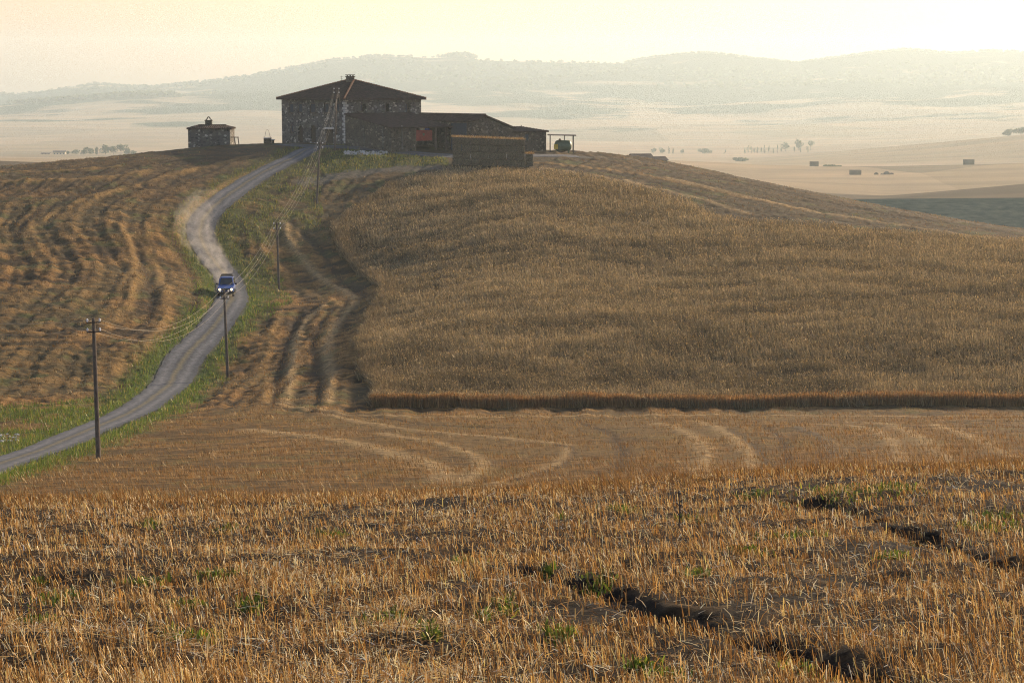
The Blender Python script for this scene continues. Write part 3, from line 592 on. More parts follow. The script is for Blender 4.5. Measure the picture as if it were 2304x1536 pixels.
blades('field_stubble', x, y, RNG.uniform(.10, .26, n) * (1 + .35 * (1 - sstep(75, 115, y))), RNG.uniform(.02, .045, n) * np.clip(y / 150, .5, 1.4), .5, pal(n, [(.38, .21, .06), (.56, .37, .13), (.24, .12, .035), (.12, .085, .03)], [5, 3, 4, 3]), M_STRAW,
    'short golden stubble tufts on the harvested slopes beside the road', 'stubble', .5, lean_dir=math.pi)
# standing wheat
x, y = scatter(620000, 132, 262, 700, 2900, 1.6)
jx, jy = 1.6 * (fbm(x / 1.8, y / 1.8, 320, 3) - .5), 1.6 * (fbm(x / 1.8, y / 1.8, 321, 3) - .5); kp = in_poly(x + jx, y + jy, WHEAT); x, y = x[kp], y[kp]; pat = fbm(x / 7 + 2, y / 5, 301, 4); lod = fbm(x / 3, y / 1.6, 303, 3)
n = len(x); hg = (.5 + .65 * pat) * (.6 + .8 * lod) * RNG.uniform(.75, 1.15, n); hg *= 1 - .3 * sstep(.56, .68, pat)
cw = pal(n, [(.27, .225, .135), (.46, .37, .22), (.16, .13, .08), (.14, .13, .07)], [5, 2.5, 4, 2.5], .25) * (.75 + .5 * fbm(x / 4, y / 2.2, 306, 3))[:, None] * (.72 + .52 * sstep(.30, .70, fbm((x + 3 * fbm(x / 6, y / 6, 308, 2)) / 8, y / 3.2, 307, 3)))[:, None]
blades('standing_wheat', x, y, hg, RNG.uniform(.03, .055, n) * (y / 180), .55, cw, M_WHEAT, 'uncut ripe wheat covering the dome of the hill', 'wheat', .55, lean_dir=math.pi)
# ears: short bent pieces topping the crop, caught sunlight painted in as pale colour
ei = RNG.choice(n, min(n, 170000), replace=False); ex_, ey_ = x[ei], y[ei]; m_ = len(ei); zt = H(ex_, ey_) + hg[ei] * .93; l_ = RNG.uniform(.07, .17, m_); a_1 = RNG.uniform(0, 6.283, m_); b_1 = RNG.uniform(-.5, 1.3, m_)
Tt = np.stack([np.cos(a_1) * np.cos(b_1), np.sin(a_1) * np.cos(b_1), np.sin(b_1)], -1) * l_[:, None]; a_2 = RNG.uniform(0, 6.283, m_); w_1 = (RNG.uniform(.016, .034, m_) * (ey_ / 180))[:, None]; Wd = np.stack([np.cos(a_2), np.sin(a_2), 0 * a_2], -1) * w_1
Bq = np.stack([ex_, ey_, zt], -1); Vq = np.stack([Bq - Wd, Bq + Wd, Bq + Tt + Wd * .5, Bq + Tt - Wd * .5], 1).reshape(-1, 3)
tag(np_mesh('wheat_ears', Vq, np.arange(m_)[:, None] * 4 + np.arange(4), M_WHEAT, np.repeat(pal(m_, [(.52, .38, .17), (.68, .52, .27), (.34, .23, .10)], [4, 3, 3], .2), 4, 0)), 'ripe ears over the top of the standing wheat, caught sunlight painted in as paleness', 'wheat', None, 'stuff')
# dense edges of the wheat
E = smooth_line(WHEAT[:5], 14); seg = RNG.integers(0, len(E) - 1, 60000); tt = RNG.uniform(0, 1, 60000)[:, None]
q = E[seg] * (1 - tt) + E[seg + 1] * tt + RNG.normal(0, .5, (60000, 2)) + [0, .4]; kp = in_poly(q[:, 0], q[:, 1], WHEAT); q = q[kp]; n = len(q)
blades('wheat_edge', q[:, 0], q[:, 1], RNG.uniform(.5, .95, n) * (.75 + .5 * fbm(q[:, 0] / 1.5, q[:, 1] / 1.5, 310, 3)), RNG.uniform(.03, .05, n) * (q[:, 1] / 150), .2, pal(n, [(.38, .21, .085), (.52, .34, .15), (.26, .14, .06), (.17, .12, .05)], [5, 3, 4, 3], .25), M_WHEAT,  # palette reddened and brightened to paint low sun onto the front face
    'cut face of the standing wheat, low sun painted in as reddish tone, above the stubble strip', 'wheat', .6)
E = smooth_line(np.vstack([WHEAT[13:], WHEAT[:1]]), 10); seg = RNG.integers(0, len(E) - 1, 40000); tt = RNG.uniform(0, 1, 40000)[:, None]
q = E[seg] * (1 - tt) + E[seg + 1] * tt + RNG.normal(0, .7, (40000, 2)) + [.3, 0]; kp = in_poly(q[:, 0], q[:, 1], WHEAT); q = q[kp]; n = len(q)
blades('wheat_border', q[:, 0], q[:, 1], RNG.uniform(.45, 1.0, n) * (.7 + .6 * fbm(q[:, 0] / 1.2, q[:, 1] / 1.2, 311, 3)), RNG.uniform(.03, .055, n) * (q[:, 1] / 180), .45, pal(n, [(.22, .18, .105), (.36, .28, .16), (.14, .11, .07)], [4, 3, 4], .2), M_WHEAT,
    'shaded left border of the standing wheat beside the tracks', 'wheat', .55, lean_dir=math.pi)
# green grass on the verges, knoll and rough slope
Gx, Gy = scatter(420000, 85, 272, -350, 1500, 1.4)
dr = .5 + pl_dist(Gx, Gy, ROAD) + 2.2 * (fbm(Gx / 2.5, Gy / 2.5, 95, 3) - .5)
p = np.where(dr < 2.0, 0, 1 - sstep(2.6, 5.2, dr)) * (1 - .5 * sstep(195, 230, Gy)); p = np.maximum(p, in_poly(Gx, Gy, VERGE_L) * .9 * sstep(.35, .6, fbm(Gx / 3, Gy / 2, 96, 3)))
p = np.maximum(p, in_poly(Gx, Gy, KNOLL) * .9); p = np.maximum(p, in_poly(Gx, Gy, ROUGH) * .7 * sstep(.3, .55, fbm(Gx / 2, Gy / 2, 97, 3)))
p = np.where((pl_dist(Gx, Gy, ROAD) < 1.7) | (pl_dist(Gx, Gy, YARD) < 2.3) | in_poly(Gx, Gy, WHEAT), 0, p)
kp = RNG.uniform(0, 1, len(Gx)) < p; x, y = Gx[kp], Gy[kp]; n = len(x)
gc = pal(n, [(.10, .17, .03), (.16, .22, .05), (.06, .10, .025), (.26, .22, .08)], [5, 3, 4, 2]); 
dry = sstep(190, 225, y)[:, None] * RNG.uniform(0, 1, (n, 1)); gc = gc * (1 - .6 * dry) + np.array([[.24, .18, .08]]) * .6 * dry
blades('verge_grass', x, y, RNG.uniform(.12, .42, n) * (.5 + fbm(x / 1.5, y / 1.5, 305, 2)), RNG.uniform(.03, .07, n) * np.clip(y / 150, .7, 1.5), .45, gc, M_GRASS, 'green grass growing along both edges of the gravel road', 'grass', .25)
# weeds in the foreground
ws = [(1930, 1120, 70, 30), (1870, 1100, 30, 12), (2010, 1105, 30, 12), (1700, 1110, 20, 12), (1400, 1150, 22, 12), (510, 1195, 14, 8), (130, 1340, 22, 30), (330, 1300, 25, 14), (490, 1290, 22, 16), (1140, 1370, 14, 30), (1260, 1440, 20, 30), (2230, 1180, 40, 16), (1840, 1510, 30, 14), (2100, 1215, 16, 8), (60, 1130, 10, 4), (125, 1135, 5, 4), (165, 1135, 5, 4), (430, 1440, 30, 20), (1790, 1215, 40, 12), (1540, 1170, 20, 12), (870, 1400, 30, 12)]
xx = []; ws += [(random.uniform(0, 2304), random.uniform(1140, 1520), random.uniform(8, 26), random.uniform(6, 20)) for _ in range(20)]
for a, b, sx_, sy_ in ws:
    g = ground_at(a, b); k = int(40 + sx_ * 7); s1 = sx_ / FPX * g.y * 1.5; s2 = sy_ / FPX * g.y * 4.5
    xx.append(np.column_stack([g.x + RNG.normal(0, s1 * .7, k), g.y + RNG.normal(0, min(s2, 2.4) * .6, k)]))
q = np.vstack(xx); n = len(q)
blades('weeds', q[:, 0], q[:, 1], RNG.uniform(.04, .17, n), RNG.uniform(.015, .04, n), .8, pal(n, [(.07, .125, .022), (.13, .19, .04), (.035, .065, .015), (.30, .30, .07)], [5, 3, 5, .6], .3), M_GRASS,
    'patches of green weeds growing among the foreground stubble', 'weeds', .5, True)
# dark dead thistle standing in the stubble
g = ground_at(1528, 1190); b_ = MB(); b_.tube([(0, 0, 0), (.01, 0, .35), (-.01, .01, .66)], [.02, .014, .008], 6)
for k in range(7):
    a = k * 2.4; z = .2 + .06 * k; b_.tube([(0, 0, z), (.06 * math.cos(a), .06 * math.sin(a), z + .07)], [.008, .014], 5)
b_.lathe((-.01, .01, .64), (0, 0, 1), [(.004, 0), (.024, .02), (.026, .05), (.006, .08)], 8)
th = b_.build('dead_thistle', M_IRON); th.location = g; tag(th, 'dark dead thistle stalk standing up out of the foreground stubble', 'thistle')

# ------------------------------------------------------------------ farm buildings
AL = math.radians(48); UX = Vector((math.cos(AL), -math.sin(AL), 0)); VX = Vector((math.sin(AL), math.cos(AL), 0)); ZV = Vector((0, 0, 1))
def zof(py, Y, px=1000): return at(px, py, Y).z
P0 = at(777, 325, 268); BZ = P0.z
class Fr:   # local frame: origin + a*U + b*V + z
    def __init__(s, o): s.o = o
    def __call__(s, a, b, z): return s.o + UX * a + VX * b + ZV * z
def along(P, d, px):      # distance along direction d from P at which it is seen at column px
    k = (px - 1152) / FPX / 1.0; dz = 0
    f = lambda t: px_of(P.x + d.x * t, P.y + d.y * t, P.z)[0] - px
    t = 0.0
    for _ in range(30):
        e = f(t); g_ = (f(t + .01) - e) / .01; t -= e / g_
    return t
def wall_box(mb, p, q, z0, z1, th, inn, mi=0):
    """vertical wall from p to q (xy), thickness th towards inn"""
    d = inn.normalized() * th; mb.prism([(p.x, p.y, z0), (q.x, q.y, z0), (q.x, q.y, z1), (p.x, p.y, z1)], d, mi)
def tiles(mb, A, B, C_, D, pitch=.26, r=.075):
    """rows of barrel tiles on a roof quad; A-B eave, D-C ridge"""
    A, B, C_, D = map(Vector, (A, B, C_, D)); n = max(2, int((B - A).length / pitch)); up = (B - A).cross(D - A).normalized()
    if up.z < 0: up = -up
    for i in range(n):
        t = (i + .5) / n; e = A + (B - A) * t; rdg = D + (C_ - D) * t
        if (rdg - e).length < .4: continue
        mb.tube([e + up * .03, rdg + up * .03], [r * 1.05, r * .85], 5)
house = empty('farmhouse', P0, 0, 'big two storey stone farmhouse with hipped tile roof and chimney on top of the hill', 'farmhouse')
def rel(p): return Vector(p) - P0
F0 = Fr(Vector((0, 0, 0)))
a_, b__, HW = 15.6, 14.0, 6.35
zb = -1.2
def holes_wall(mb, o, d, L, H_, inn, ops, th=.5):
    """wall with rectangular openings (t0,t1,z0,z1) cut out"""
    xs = sorted({0, L, *[q for o_ in ops for q in o_[:2]]}); zs = sorted({zb, H_, *[q for o_ in ops for q in o_[2:4]]})
    for i in range(len(xs) - 1):
        for j in range(len(zs) - 1):
            cx_, cz_ = (xs[i] + xs[i + 1]) / 2, (zs[j] + zs[j + 1]) / 2
            if any(o_[0] < cx_ < o_[1] and o_[2] < cz_ < o_[3] for o_ in ops): continue
            p = o + d * xs[i]; q = o + d * xs[i + 1]
            mb.prism([p + ZV * zs[j], q + ZV * zs[j], q + ZV * zs[j + 1], p + ZV * zs[j + 1]], inn * th)
def tpx(px): return -along(P0, -UX, px)     # position on left face (negative along U)
lf = lambda px: a_ + tpx(px) if False else along(P0, -UX, px)
L0 = F0(-a_, 0, 0)
tl = lambda px: a_ - lf(px)                 # distance from the far left corner
def zp(py, Y=272): return zof(py, Y) - P0.z
opsL = []; winsL = []
for (x0, x1, y0, y1, kind) in [(651, 661, 233, 254, 'w'), (671, 681, 233, 254, 'w'), (698, 710, 233, 254, 'w'), (730, 739, 233, 254, 'w'), (757, 764, 233, 252, 'w'),
        (654, 660, 281, 298, 's'), (671, 682, 282, 321, 'd'), (699, 711, 282, 321, 'd'), (733, 750, 291, 323, 'g'), (756, 760, 281, 300, 's')]:
    Yc = P0.y - UX.y * 0 + (a_ - tl((x0 + x1) / 2)) * .743
    o_ = (tl(x0), tl(x1), max(zp(y1, Yc), .05), zp(y0, Yc)); opsL.append(o_); winsL.append((o_, kind))
mbw = MB(); holes_wall(mbw, L0, UX, a_, HW, VX, opsL)
opsR = []
for (x0, x1, y0, y1) in [(806, 818, 234, 251), (862, 871, 234, 251), (907, 919, 233, 254)]:
    t0, t1 = along(P0, VX, x0), along(P0, VX, x1); Yc = P0.y + t0 * .669; opsR.append((t0, t1, zp(y1, Yc), zp(y0, Yc)))
holes_wall(mbw, F0(0, .5, 0), VX, b__ - .5, HW, -UX, opsR)
holes_wall(mbw, F0(-a_, b__, 0), UX, a_ - .5, HW, -VX, []); holes_wall(mbw, F0(-a_, .5, 0), VX, b__ - 1, HW, UX, [])
wall = mbw.build('wall', M_STONE, house); 
def window(o_, o, d, inn, kind, parent):
    t0, t1, z0, z1 = o_; p = o + d * t0; q = o + d * t1; w_ = t1 - t0; ctr = (p + q) / 2
    rz = math.atan2(d.y, d.x)
    if kind in 'ws':
        fr = MB(); 
        for tt_ in (t0 + .05, t1 - .05): fr.box(o + d * tt_ + inn * .22 + ZV * ((z0 + z1) / 2), (.1, .12, z1 - z0), rz)
        for zz in (z0 + .05, z1 - .05): fr.box(ctr + inn * .22 + ZV * zz, (w_ - .2, .11, .1), rz)
        fo = fr.build('window', M_WOOD, parent)
        pn = MB(); pn.box(ctr + inn * .20 + ZV * ((z0 + z1) / 2), (w_ - .2, .07, z1 - z0 - .2), rz)
        for k in range(5): pn.box(ctr + inn * .15 + ZV * (z0 + .1 + (k + .5) * (z1 - z0 - .2) / 5), (w_ - .26, .03, .05), rz)
        pn.build('shutter', M_SHUT, fo)
        sl = MB(); sl.box(ctr - inn * .06 + ZV * (z0 - .06), (w_ + .3, .28, .1), rz); sl.build('sill', M_STONE2, fo)
    else:
        dr_ = MB(); hd = z1 if kind == 'g' else z1 - w_ / 2
        pts = [p + ZV * z0, q + ZV * z0, q + ZV * hd]
        if kind == 'd': pts += [ctr + d * (w_ / 2 * math.cos(a)) + ZV * (hd + w_ / 2 * math.sin(a)) for a in np.linspace(.2, math.pi - .2, 7)]
        pts += [p + ZV * hd]; dr_.prism([v + inn * .25 for v in pts], inn * .08)
        for k in range(1, 4): dr_.box(p + d * (w_ * k / 4) + inn * .235 + ZV * ((z0 + hd) / 2), (.03, .03, hd - z0), rz)
        do = dr_.build('door', M_DOORB, parent)
        hn = MB(); hn.box(p + d * (w_ * .85) + inn * .2 + ZV * (z0 + 1.05), (.05, .08, .14), rz); hn.build('handle', M_IRON, do)
        if kind == 'd':       # stone fills the corners above the arch
            ar = MB()
            for sgn in (-1, 1):
                P_ = [ctr + d * sgn * w_ / 2 + ZV * hd, ctr + d * sgn * w_ / 2 + ZV * z1, ctr + ZV * z1] + [ctr + d * (sgn * w_ / 2 * math.cos(a)) + ZV * (hd + w_ / 2 * math.sin(a)) for a in np.linspace(math.pi / 2, .15, 6)]
                ar.prism([v + inn * .03 for v in P_], inn * .18)
            ar.build('door_arch', M_STONE, do)
        else:
            li = MB(); li.box(ctr - inn * .03 + ZV * (z1 + .14), (w_ + .5, .12, .26), rz); li.build('lintel', M_QUOIN, do)
for o_, kind in winsL: window(o_, L0, UX, VX, kind, house)
for o_ in opsR: window(o_, F0(0, 0, 0), VX, -UX, 'w', house)
# quoins on the near corner and the left corner
qm = MB()
for k in range(17):
    z = .12 + k * .37; l1, l2 = (.65, .38) if k % 2 else (.38, .65)
    qm.box(F0(-l1 / 2 + .03, l2 / 2 - .03, z + .18), (l1, l2, .32), -AL)
qm.build('corner_quoins', M_QUOIN, house, bevel=.02)
# hipped roof with tiles
ov = .55; ez = HW - .05; rz_ = HW + 2.62
e = [F0(ov, -ov, ez), F0(ov, b__ + ov, ez), F0(-a_ - ov, b__ + ov, ez), F0(-a_ - ov, -ov, ez)]
r1, r2 = F0(-7.0, 7.0, rz_), F0(-8.6, 7.0, rz_)
rf = MB()
def slab(mb, P_, t=.12): mb.prism([Vector(v) for v in P_], (0, 0, t))
for q_ in ([e[0], e[1], r1], [e[1], e[2], r2, r1], [e[2], e[3], r2], [e[3], e[0], r1, r2]): slab(rf, q_)
def hip_tiles(mb, A, B, C_, D):     # A-B eave; D above A side, C above B side (may coincide)
    A, B, C_, D = map(Vector, (A, B, C_, D)); ed = (B - A).normalized(); L = (B - A).length; up = Vector((0, 0, .16))
    tD, tC = (D - A).dot(ed), (C_ - A).dot(ed); inn = (D - A) - ed * tD
    for i in range(int(L / .30)):
        t = (i + .5) * .30
        f = t / tD if t < tD else ((L - t) / (L - tC) if t > tC else 1.0)
        f = min(1, max(.02, f)); mb.tube([A + ed * t + up, A + ed * t + inn * f + up], [.085, .07], 5)
hip_tiles(rf, e[0], e[1], r1, r1); hip_tiles(rf, e[3], e[0], r1, r2)
roof = rf.build('roof', M_TILE, house)
hp = MB()
for A, B in ((e[0], r1), (e[1], r1), (e[2], r2), (e[3], r2), (r1, r2)):
    k = int((B - A).length / .4) + 1
    for i in range(k): hp.tube([A.lerp(B, i / k) + ZV * .2, A.lerp(B, (i + 1) / k) + ZV * .17], [.16, .12], 7)
M_HIP = plain('sun_painted_hip_tile', (.16, .08, .042), .85, 0, 3, .3); hp.build('hip_tiles', M_HIP, roof)  # orange tone paints in the sun caught along the hips
ev = MB()
for A, B in ((e[3], e[0]), (e[0], e[1])): ev.tube([A + ZV * .0 , B + ZV * .0], .07, 6)
ev.build('gutter', M_IRON, roof)
# chimney
ch = MB(); cpt = at(788, 186, 277.5) - P0; cz = rz_; cc_ = Vector((cpt.x, cpt.y, 0))
ch.box(cc_ + ZV * (cz - .25), (1.0, .8, 1.7), -AL); ch.box(cc_ + ZV * (cz + .66), (1.2, 1.0, .12), -AL)
for sx_ in (-.35, .35):
    for sy_ in (-.25, .25): ch.box(cc_ + UX * sx_ + VX * sy_ + ZV * (cz + .78), (.16, .14, .14), -AL)
ch.box(cc_ + ZV * (cz + .89), (1.15, .95, .09), -AL); ch.build('chimney', M_STONE2, roof)
an = MB(); ap = at(769, 190, 276) - P0; an.tube([(ap.x, ap.y, zp(192, 276) - .5), (ap.x, ap.y, zp(171, 276))], .03, 6)
for k in range(3): an.box((ap.x, ap.y, zp(173, 276) - .25 * k), (.5 - .1 * k, .03, .03), .5)
an.build('antenna', M_IRON, roof)

# lean-to shed against the right face
c_ = along(P0, UX, 880); P1 = P0 + UX * c_; dshed = along(P1, VX, 1024)
shed = empty('lean_to_shed', P1, 0, 'low lean-to stone shed with long sloping tile roof built against the right of the farmhouse', 'shed')
zt, ze = zof(258, 268) - P1.z, zof(288, P1.y) - P1.z
s = MB(); G0 = Vector((0, 0, 0)); 
s.prism([G0 - UX * (c_ - .02) + ZV * -1.2, G0 + ZV * -1.2, G0 + ZV * (ze - .15), G0 - UX * (c_ - .02) + ZV * (zt - .15)], VX * .4)
t1, t2, t3 = along(P1, VX, 934), along(P1, VX, 982), dshed
s.prism([G0 - UX * .4 + VX * .4 - ZV * 1.2, G0 - UX * .4 + VX * t1 - ZV * 1.2, G0 - UX * .4 + VX * t1 + ZV * (ze - .1), G0 - UX * .4 + VX * .4 + ZV * (ze - .1)], UX * .38)
s.prism([G0 - UX * 5.5 + VX * (t1 - .4) - ZV * 1.2, G0 - UX * 5.5 + VX * t3 - ZV * 1.2, G0 - UX * 5.5 + VX * t3 + ZV * (ze + .5), G0 - UX * 5.5 + VX * (t1 - .4) + ZV * (ze + .5)], UX * .35)
s.prism([G0 - UX * 5.1 + VX * (t1 - .4) - ZV * 1.2, G0 - UX * .45 + VX * (t1 - .4) - ZV * 1.2, G0 - UX * .45 + VX * (t1 - .4) + ZV * (ze - .1), G0 - UX * 5.1 + VX * (t1 - .4) + ZV * (ze + .3)], VX * .35)
s.build('wall', M_STONE2, shed)
for px in (820, 862, 905):
    pb = MB()
    if px < 880: q_ = G0 - UX * along(P1, -UX, px); pb.box(q_ - VX * .03 + ZV * 1.2, (.22, .1, 3.2), -AL)
    else: q_ = G0 + VX * along(P1, VX, px); pb.box(q_ + UX * .03 + ZV * 1.2, (.1, .22, 3.2), -AL)
    pb.build('pilaster', M_STONE, shed)
for tt_ in (t1 + .1, t2, (t2 + t3) / 2 + .2, t3 - .15):
    pp = MB(); pp.box(G0 - UX * .15 + VX * tt_ + ZV * (ze / 2 - .5), (.22, .22, ze + .8), -AL); pp.build('post', M_WOOD, shed)
r_ = MB(); ex = .35
A, B = G0 + UX * ex - VX * .25 + ZV * (ze - .1), G0 + UX * ex + VX * (t3 + .3) + ZV * (ze - .1)
D, C2 = G0 - UX * (c_ - .06) - VX * .25 + ZV * zt, G0 - UX * (c_ - .06) + VX * (t3 + .3) + ZV * zt
slab(r_, [A, B, C2, D], .12); tiles(r_, A + ZV * .12, B + ZV * .12, C2 + ZV * .12, D + ZV * .12, .3, .08); r_.build('roof', M_TILE, shed)
# red trailer in the open bay
Tp_ = P1 + VX * ((t1 + t2) / 2) - UX * 1.5
tr_ = empty('farm_trailer', Tp_, 0, 'faded red farm trailer parked in the open bay of the lean-to shed', 'trailer')
b_ = MB(); b_.box((0, 0, 1.35), (2.3, t2 - t1 - .9, 1.5), -AL); 
for k in range(4): b_.box(UX * 1.17 + VX * ((k - 1.5) * .6) + ZV * 1.35, (.06, .07, 1.45), -AL)
b_.build('body', M_RED, tr_, bevel=.03)
b_ = MB(); b_.box(UX * 1.18 + VX * -.15 + ZV * 1.5, (.04, .34, .34), -AL); b_.build('reflector_plate', M_GREEN, tr_)
for sg in (-1, 1):
    b_ = MB(); b_.lathe(VX * (sg * .55) + UX * .8 + ZV * .35, VX, [(.1, -.12), (.36, -.1), (.38, 0), (.36, .1), (.1, .12)], 14); b_.build('wheel', M_BLACK, tr_)
b_ = MB(); b_.box((0, 0, 0), (.75, .95, .3)); sk = b_.build('fertiliser_sack', M_WHITE, None, bevel=.1); sk.location = Tp_ + UX * .7 + VX * -.1 + ZV * 2.25; sk.rotation_euler = (0, 0, .3); tag(sk, 'white plastic sack lying on top of the red trailer', 'sack')
b_ = MB(); b_.box((0, 0, 0), (.7, .8, .28)); sk = b_.build('fertiliser_sack', M_SACKB, None, bevel=.1); sk.location = Tp_ + UX * .7 + VX * .75 + ZV * 2.24; sk.rotation_euler = (0, 0, .5); tag(sk, 'blue plastic sack lying on top of the red trailer', 'sack')

# barn with salt-box gable
C1 = at(1062, 338, 264); barn = empty('barn', C1, 0, 'long stone barn with lopsided gable and tile roof between the farmhouse and the small annex', 'barn')
g1 = along(C1, VX, 1155); gp = along(C1, VX, 1090)
zr, zl_, zr_ = zof(261, 266) - C1.z, zof(274, 265) - C1.z, zof(289, 270) - C1.z; BL = 14.2
s = MB(); s.prism([VX * .0 - ZV * 1.2, VX * g1 - ZV * 1.2, VX * g1 + ZV * (zr_ - .12), VX * gp + ZV * (zr - .12), VX * 0 + ZV * (zl_ - .12)], -UX * .5)
dl = along(C1, -UX, 1050); dl2 = along(C1, -UX, 1013); dt = zof(273, 266) - C1.z - .25
for (p_, q_, z0, z1) in ((.5, dl, -1.2, zl_ - .12), (dl, dl2, dt, zl_ - .12), (dl2, BL, -1.2, zl_ - .12)):
    if z1 - z0 > .03: s.prism([-UX * p_ + ZV * z0, -UX * q_ + ZV * z0, -UX * q_ + ZV * z1, -UX * p_ + ZV * z1], VX * .45)
s.prism([-UX * (BL - .45) + VX * .45 - ZV * 1.2, -UX * (BL - .45) + VX * g1 - ZV * 1.2, -UX * (BL - .45) + VX * g1 + ZV * (zr_ - .12), -UX * (BL - .45) + VX * gp + ZV * (zr - .12), -UX * (BL - .45) + VX * .45 + ZV * (zl_ - .05)], -UX * .4)
s.build('wall', M_STONE2, barn)
d_ = MB(); d_.prism([-UX * dl + VX * .15 - ZV * .3, -UX * dl2 + VX * .15 - ZV * .3, -UX * dl2 + VX * .15 + ZV * (dt - .02), -UX * dl + VX * .15 + ZV * (dt - .02)], VX * .1)
for k in range(1, 8): d_.box(-UX * (dl + (dl2 - dl) * k / 8) + VX * .14 + ZV * (dt / 2 - .1), (.04, .03, dt), -AL)
d_.build('door', M_SHUT, barn)
r_ = MB(); o2 = .3
E1, E2 = UX * o2 - VX * o2 + ZV * (zl_ - .05), -UX * (BL + .2) - VX * o2 + ZV * (zl_ - .05)
R1, R2 = UX * o2 + VX * gp + ZV * zr, -UX * (BL + .2) + VX * gp + ZV * zr
W1, W2 = UX * o2 + VX * (g1 + o2) + ZV * (zr_ - .05), -UX * (BL + .2) + VX * (g1 + o2) + ZV * (zr_ - .05)
slab(r_, [E2, E1, R1, R2]); slab(r_, [R2, R1, W1, W2]); tiles(r_, E2 + ZV * .12, E1 + ZV * .12, R1 + ZV * .12, R2 + ZV * .12, .3, .08); tiles(r_, W1 + ZV * .12, W2 + ZV * .12, R2 + ZV * .12, R1 + ZV * .12, .3, .08)
r_.tube([R1 + ZV * .2, R2 + ZV * .2], .13, 7); r_.build('roof', M_TILE, barn)
# small annex
P3 = C1 + VX * (g1 + .02); an_ = empty('annex_hut', P3, 0, 'small stone annex at the right end of the barn beside the tank canopy', 'annex')
d3 = along(P3, VX, 1232); z1 = zof(296, 276) - P3.z; z2 = zof(288, 277) - P3.z
s = MB(); wz = lambda a, b, z: UX * a + VX * b + ZV * z
s.prism([wz(-.3, 0, -1.2), wz(-.3, d3, -1.2), wz(-.3, d3, z1), wz(-.3, 0, z1)], -UX * .4); s.prism([wz(-.7, d3 - .4, -1.2), wz(-6, d3 - .4, -1.2), wz(-6, d3 - .4, z1), wz(-.7, d3 - .4, z1)], VX * .4)
s.prism([wz(-6, .0, -1.2), wz(-6, d3, -1.2), wz(-6, d3, z1), wz(-6, .0, z1)], -UX * .4); s.build('wall', M_STONE2, an_)
r_ = MB(); ea = [wz(0, 0, z1 - .03), wz(0, d3 + .3, z1 - .03), wz(-6.7, d3 + .3, z1 - .03), wz(-6.7, 0, z1 - .03)]; ra, rb = wz(-3.3, 0, z2 + .1), wz(-3.3, d3 - 2.2, z2)
slab(r_, [ea[0], ea[1], rb, ra]); slab(r_, [ea[1], ea[2], rb]); slab(r_, [ea[2], ea[3], ra, rb]); hip_tiles(r_, ea[0], ea[1], rb, wz(-3.3, .05, z2 + .1)); hip_tiles(r_, ea[1], ea[2], rb, rb)
r_.tube([rb + ZV * .1, rb + ZV * .45], [.1, .07], 6); r_.build('roof', M_TILE, an_)
sm = MB(); sm.box(wz(-.27, d3 * .42, 1.6), (.08, .6, .8), -AL); sm.build('window', M_SHUT, an_)

# canopy and tank
Q = ground_at(1262, 342, 255, 290) if False else at(1264, 341, 273)
def gz(x, y): return float(H(np.array([x]), np.array([y]))[0])
cn = empty('tank_canopy', Vector((Q.x, Q.y, gz(Q.x, Q.y))), 0, 'flat metal canopy on thin posts over the green tank beside the annex', 'canopy')
zc = zof(303, 273) - cn.location.z
wL, wR = at(1232, 305, 273).x - Q.x, at(1296, 305, 273).x - Q.x
r_ = MB(); r_.box(((wL + wR) / 2, .6, zc - .08), (wR - wL, 3.4, .12), 0, 0, 0, .02)
for k in range(20): r_.box((wL + (k + .5) * (wR - wL) / 20, .6, zc - .0 - .004 * k), (.05, 3.4, .05))
r_.build('roof', M_IRON, cn)
for px, dy_ in ((1238, -.7), (1290, -.7), (1238, 1.9), (1290, 1.9), (1271, 1.9)):
    p_ = MB(); xx_ = at(px, 305, 273).x - Q.x; p_.box((xx_, dy_, (zc - .1) / 2 - .4), (.1, .1, zc + .7)); p_.build('post', M_IRON, cn)
tk = empty('fuel_tank', Vector((at(1267, 330, 273).x, 273.6, cn.location.z)), 0, 'green cylindrical fuel tank with yellow pump box under the metal canopy', 'tank')
rad = .78; b_ = MB(); b_.lathe((0, 0, rad + .12), (1, 0, 0), [(.05, -1.28), (.35, -1.24), (.62, -1.1), (rad, -.9), (rad, .9), (.62, 1.1), (.35, 1.24), (.05, 1.28)], 24); b_.build('vessel', M_GREEN, tk, True)
b_ = MB(); b_.lathe((-.45, 0, 2 * rad + .08), (0, 0, 1), [(.22, 0), (.22, .1), (.1, .14), (.1, .26), (.02, .34)], 12); b_.build('filler_cap', M_IRON, tk)
b_ = MB(); b_.box((-1.05, -.75, .75), (.6, .5, .75)); b_.build('pump_box', M_YELL, tk, bevel=.03)
for sg in (-.8, .8):
    b_ = MB(); b_.box((sg, 0, .0), (.16, 1.3, .7)); b_.build('cradle', M_GREEN, tk)

# little stone chapel-like shed at the left
Cz = at(470, 329, 272); hut = empty('stone_hut', Cz, 0, 'small stone hut with a bellcote on its roof at the left end of the hilltop', 'hut')
xl, xr = at(423, 300, 272).x - Cz.x, at(517, 300, 272).x - Cz.x; zh = zof(291, 272) - Cz.z; zR = zof(284, 274) - Cz.z
def ringwalls(mb, x0, x1, y0, y1, z0, z1, t=.4):
    mb.box(((x0 + x1) / 2, y0 + t / 2, (z0 + z1) / 2), (x1 - x0, t, z1 - z0)); mb.box(((x0 + x1) / 2, y1 - t / 2, (z0 + z1) / 2), (x1 - x0, t, z1 - z0))
    mb.box((x0 + t / 2, (y0 + y1) / 2, (z0 + z1) / 2), (t, y1 - y0 - 2 * t, z1 - z0)); mb.box((x1 - t / 2, (y0 + y1) / 2, (z0 + z1) / 2), (t, y1 - y0 - 2 * t, z1 - z0))
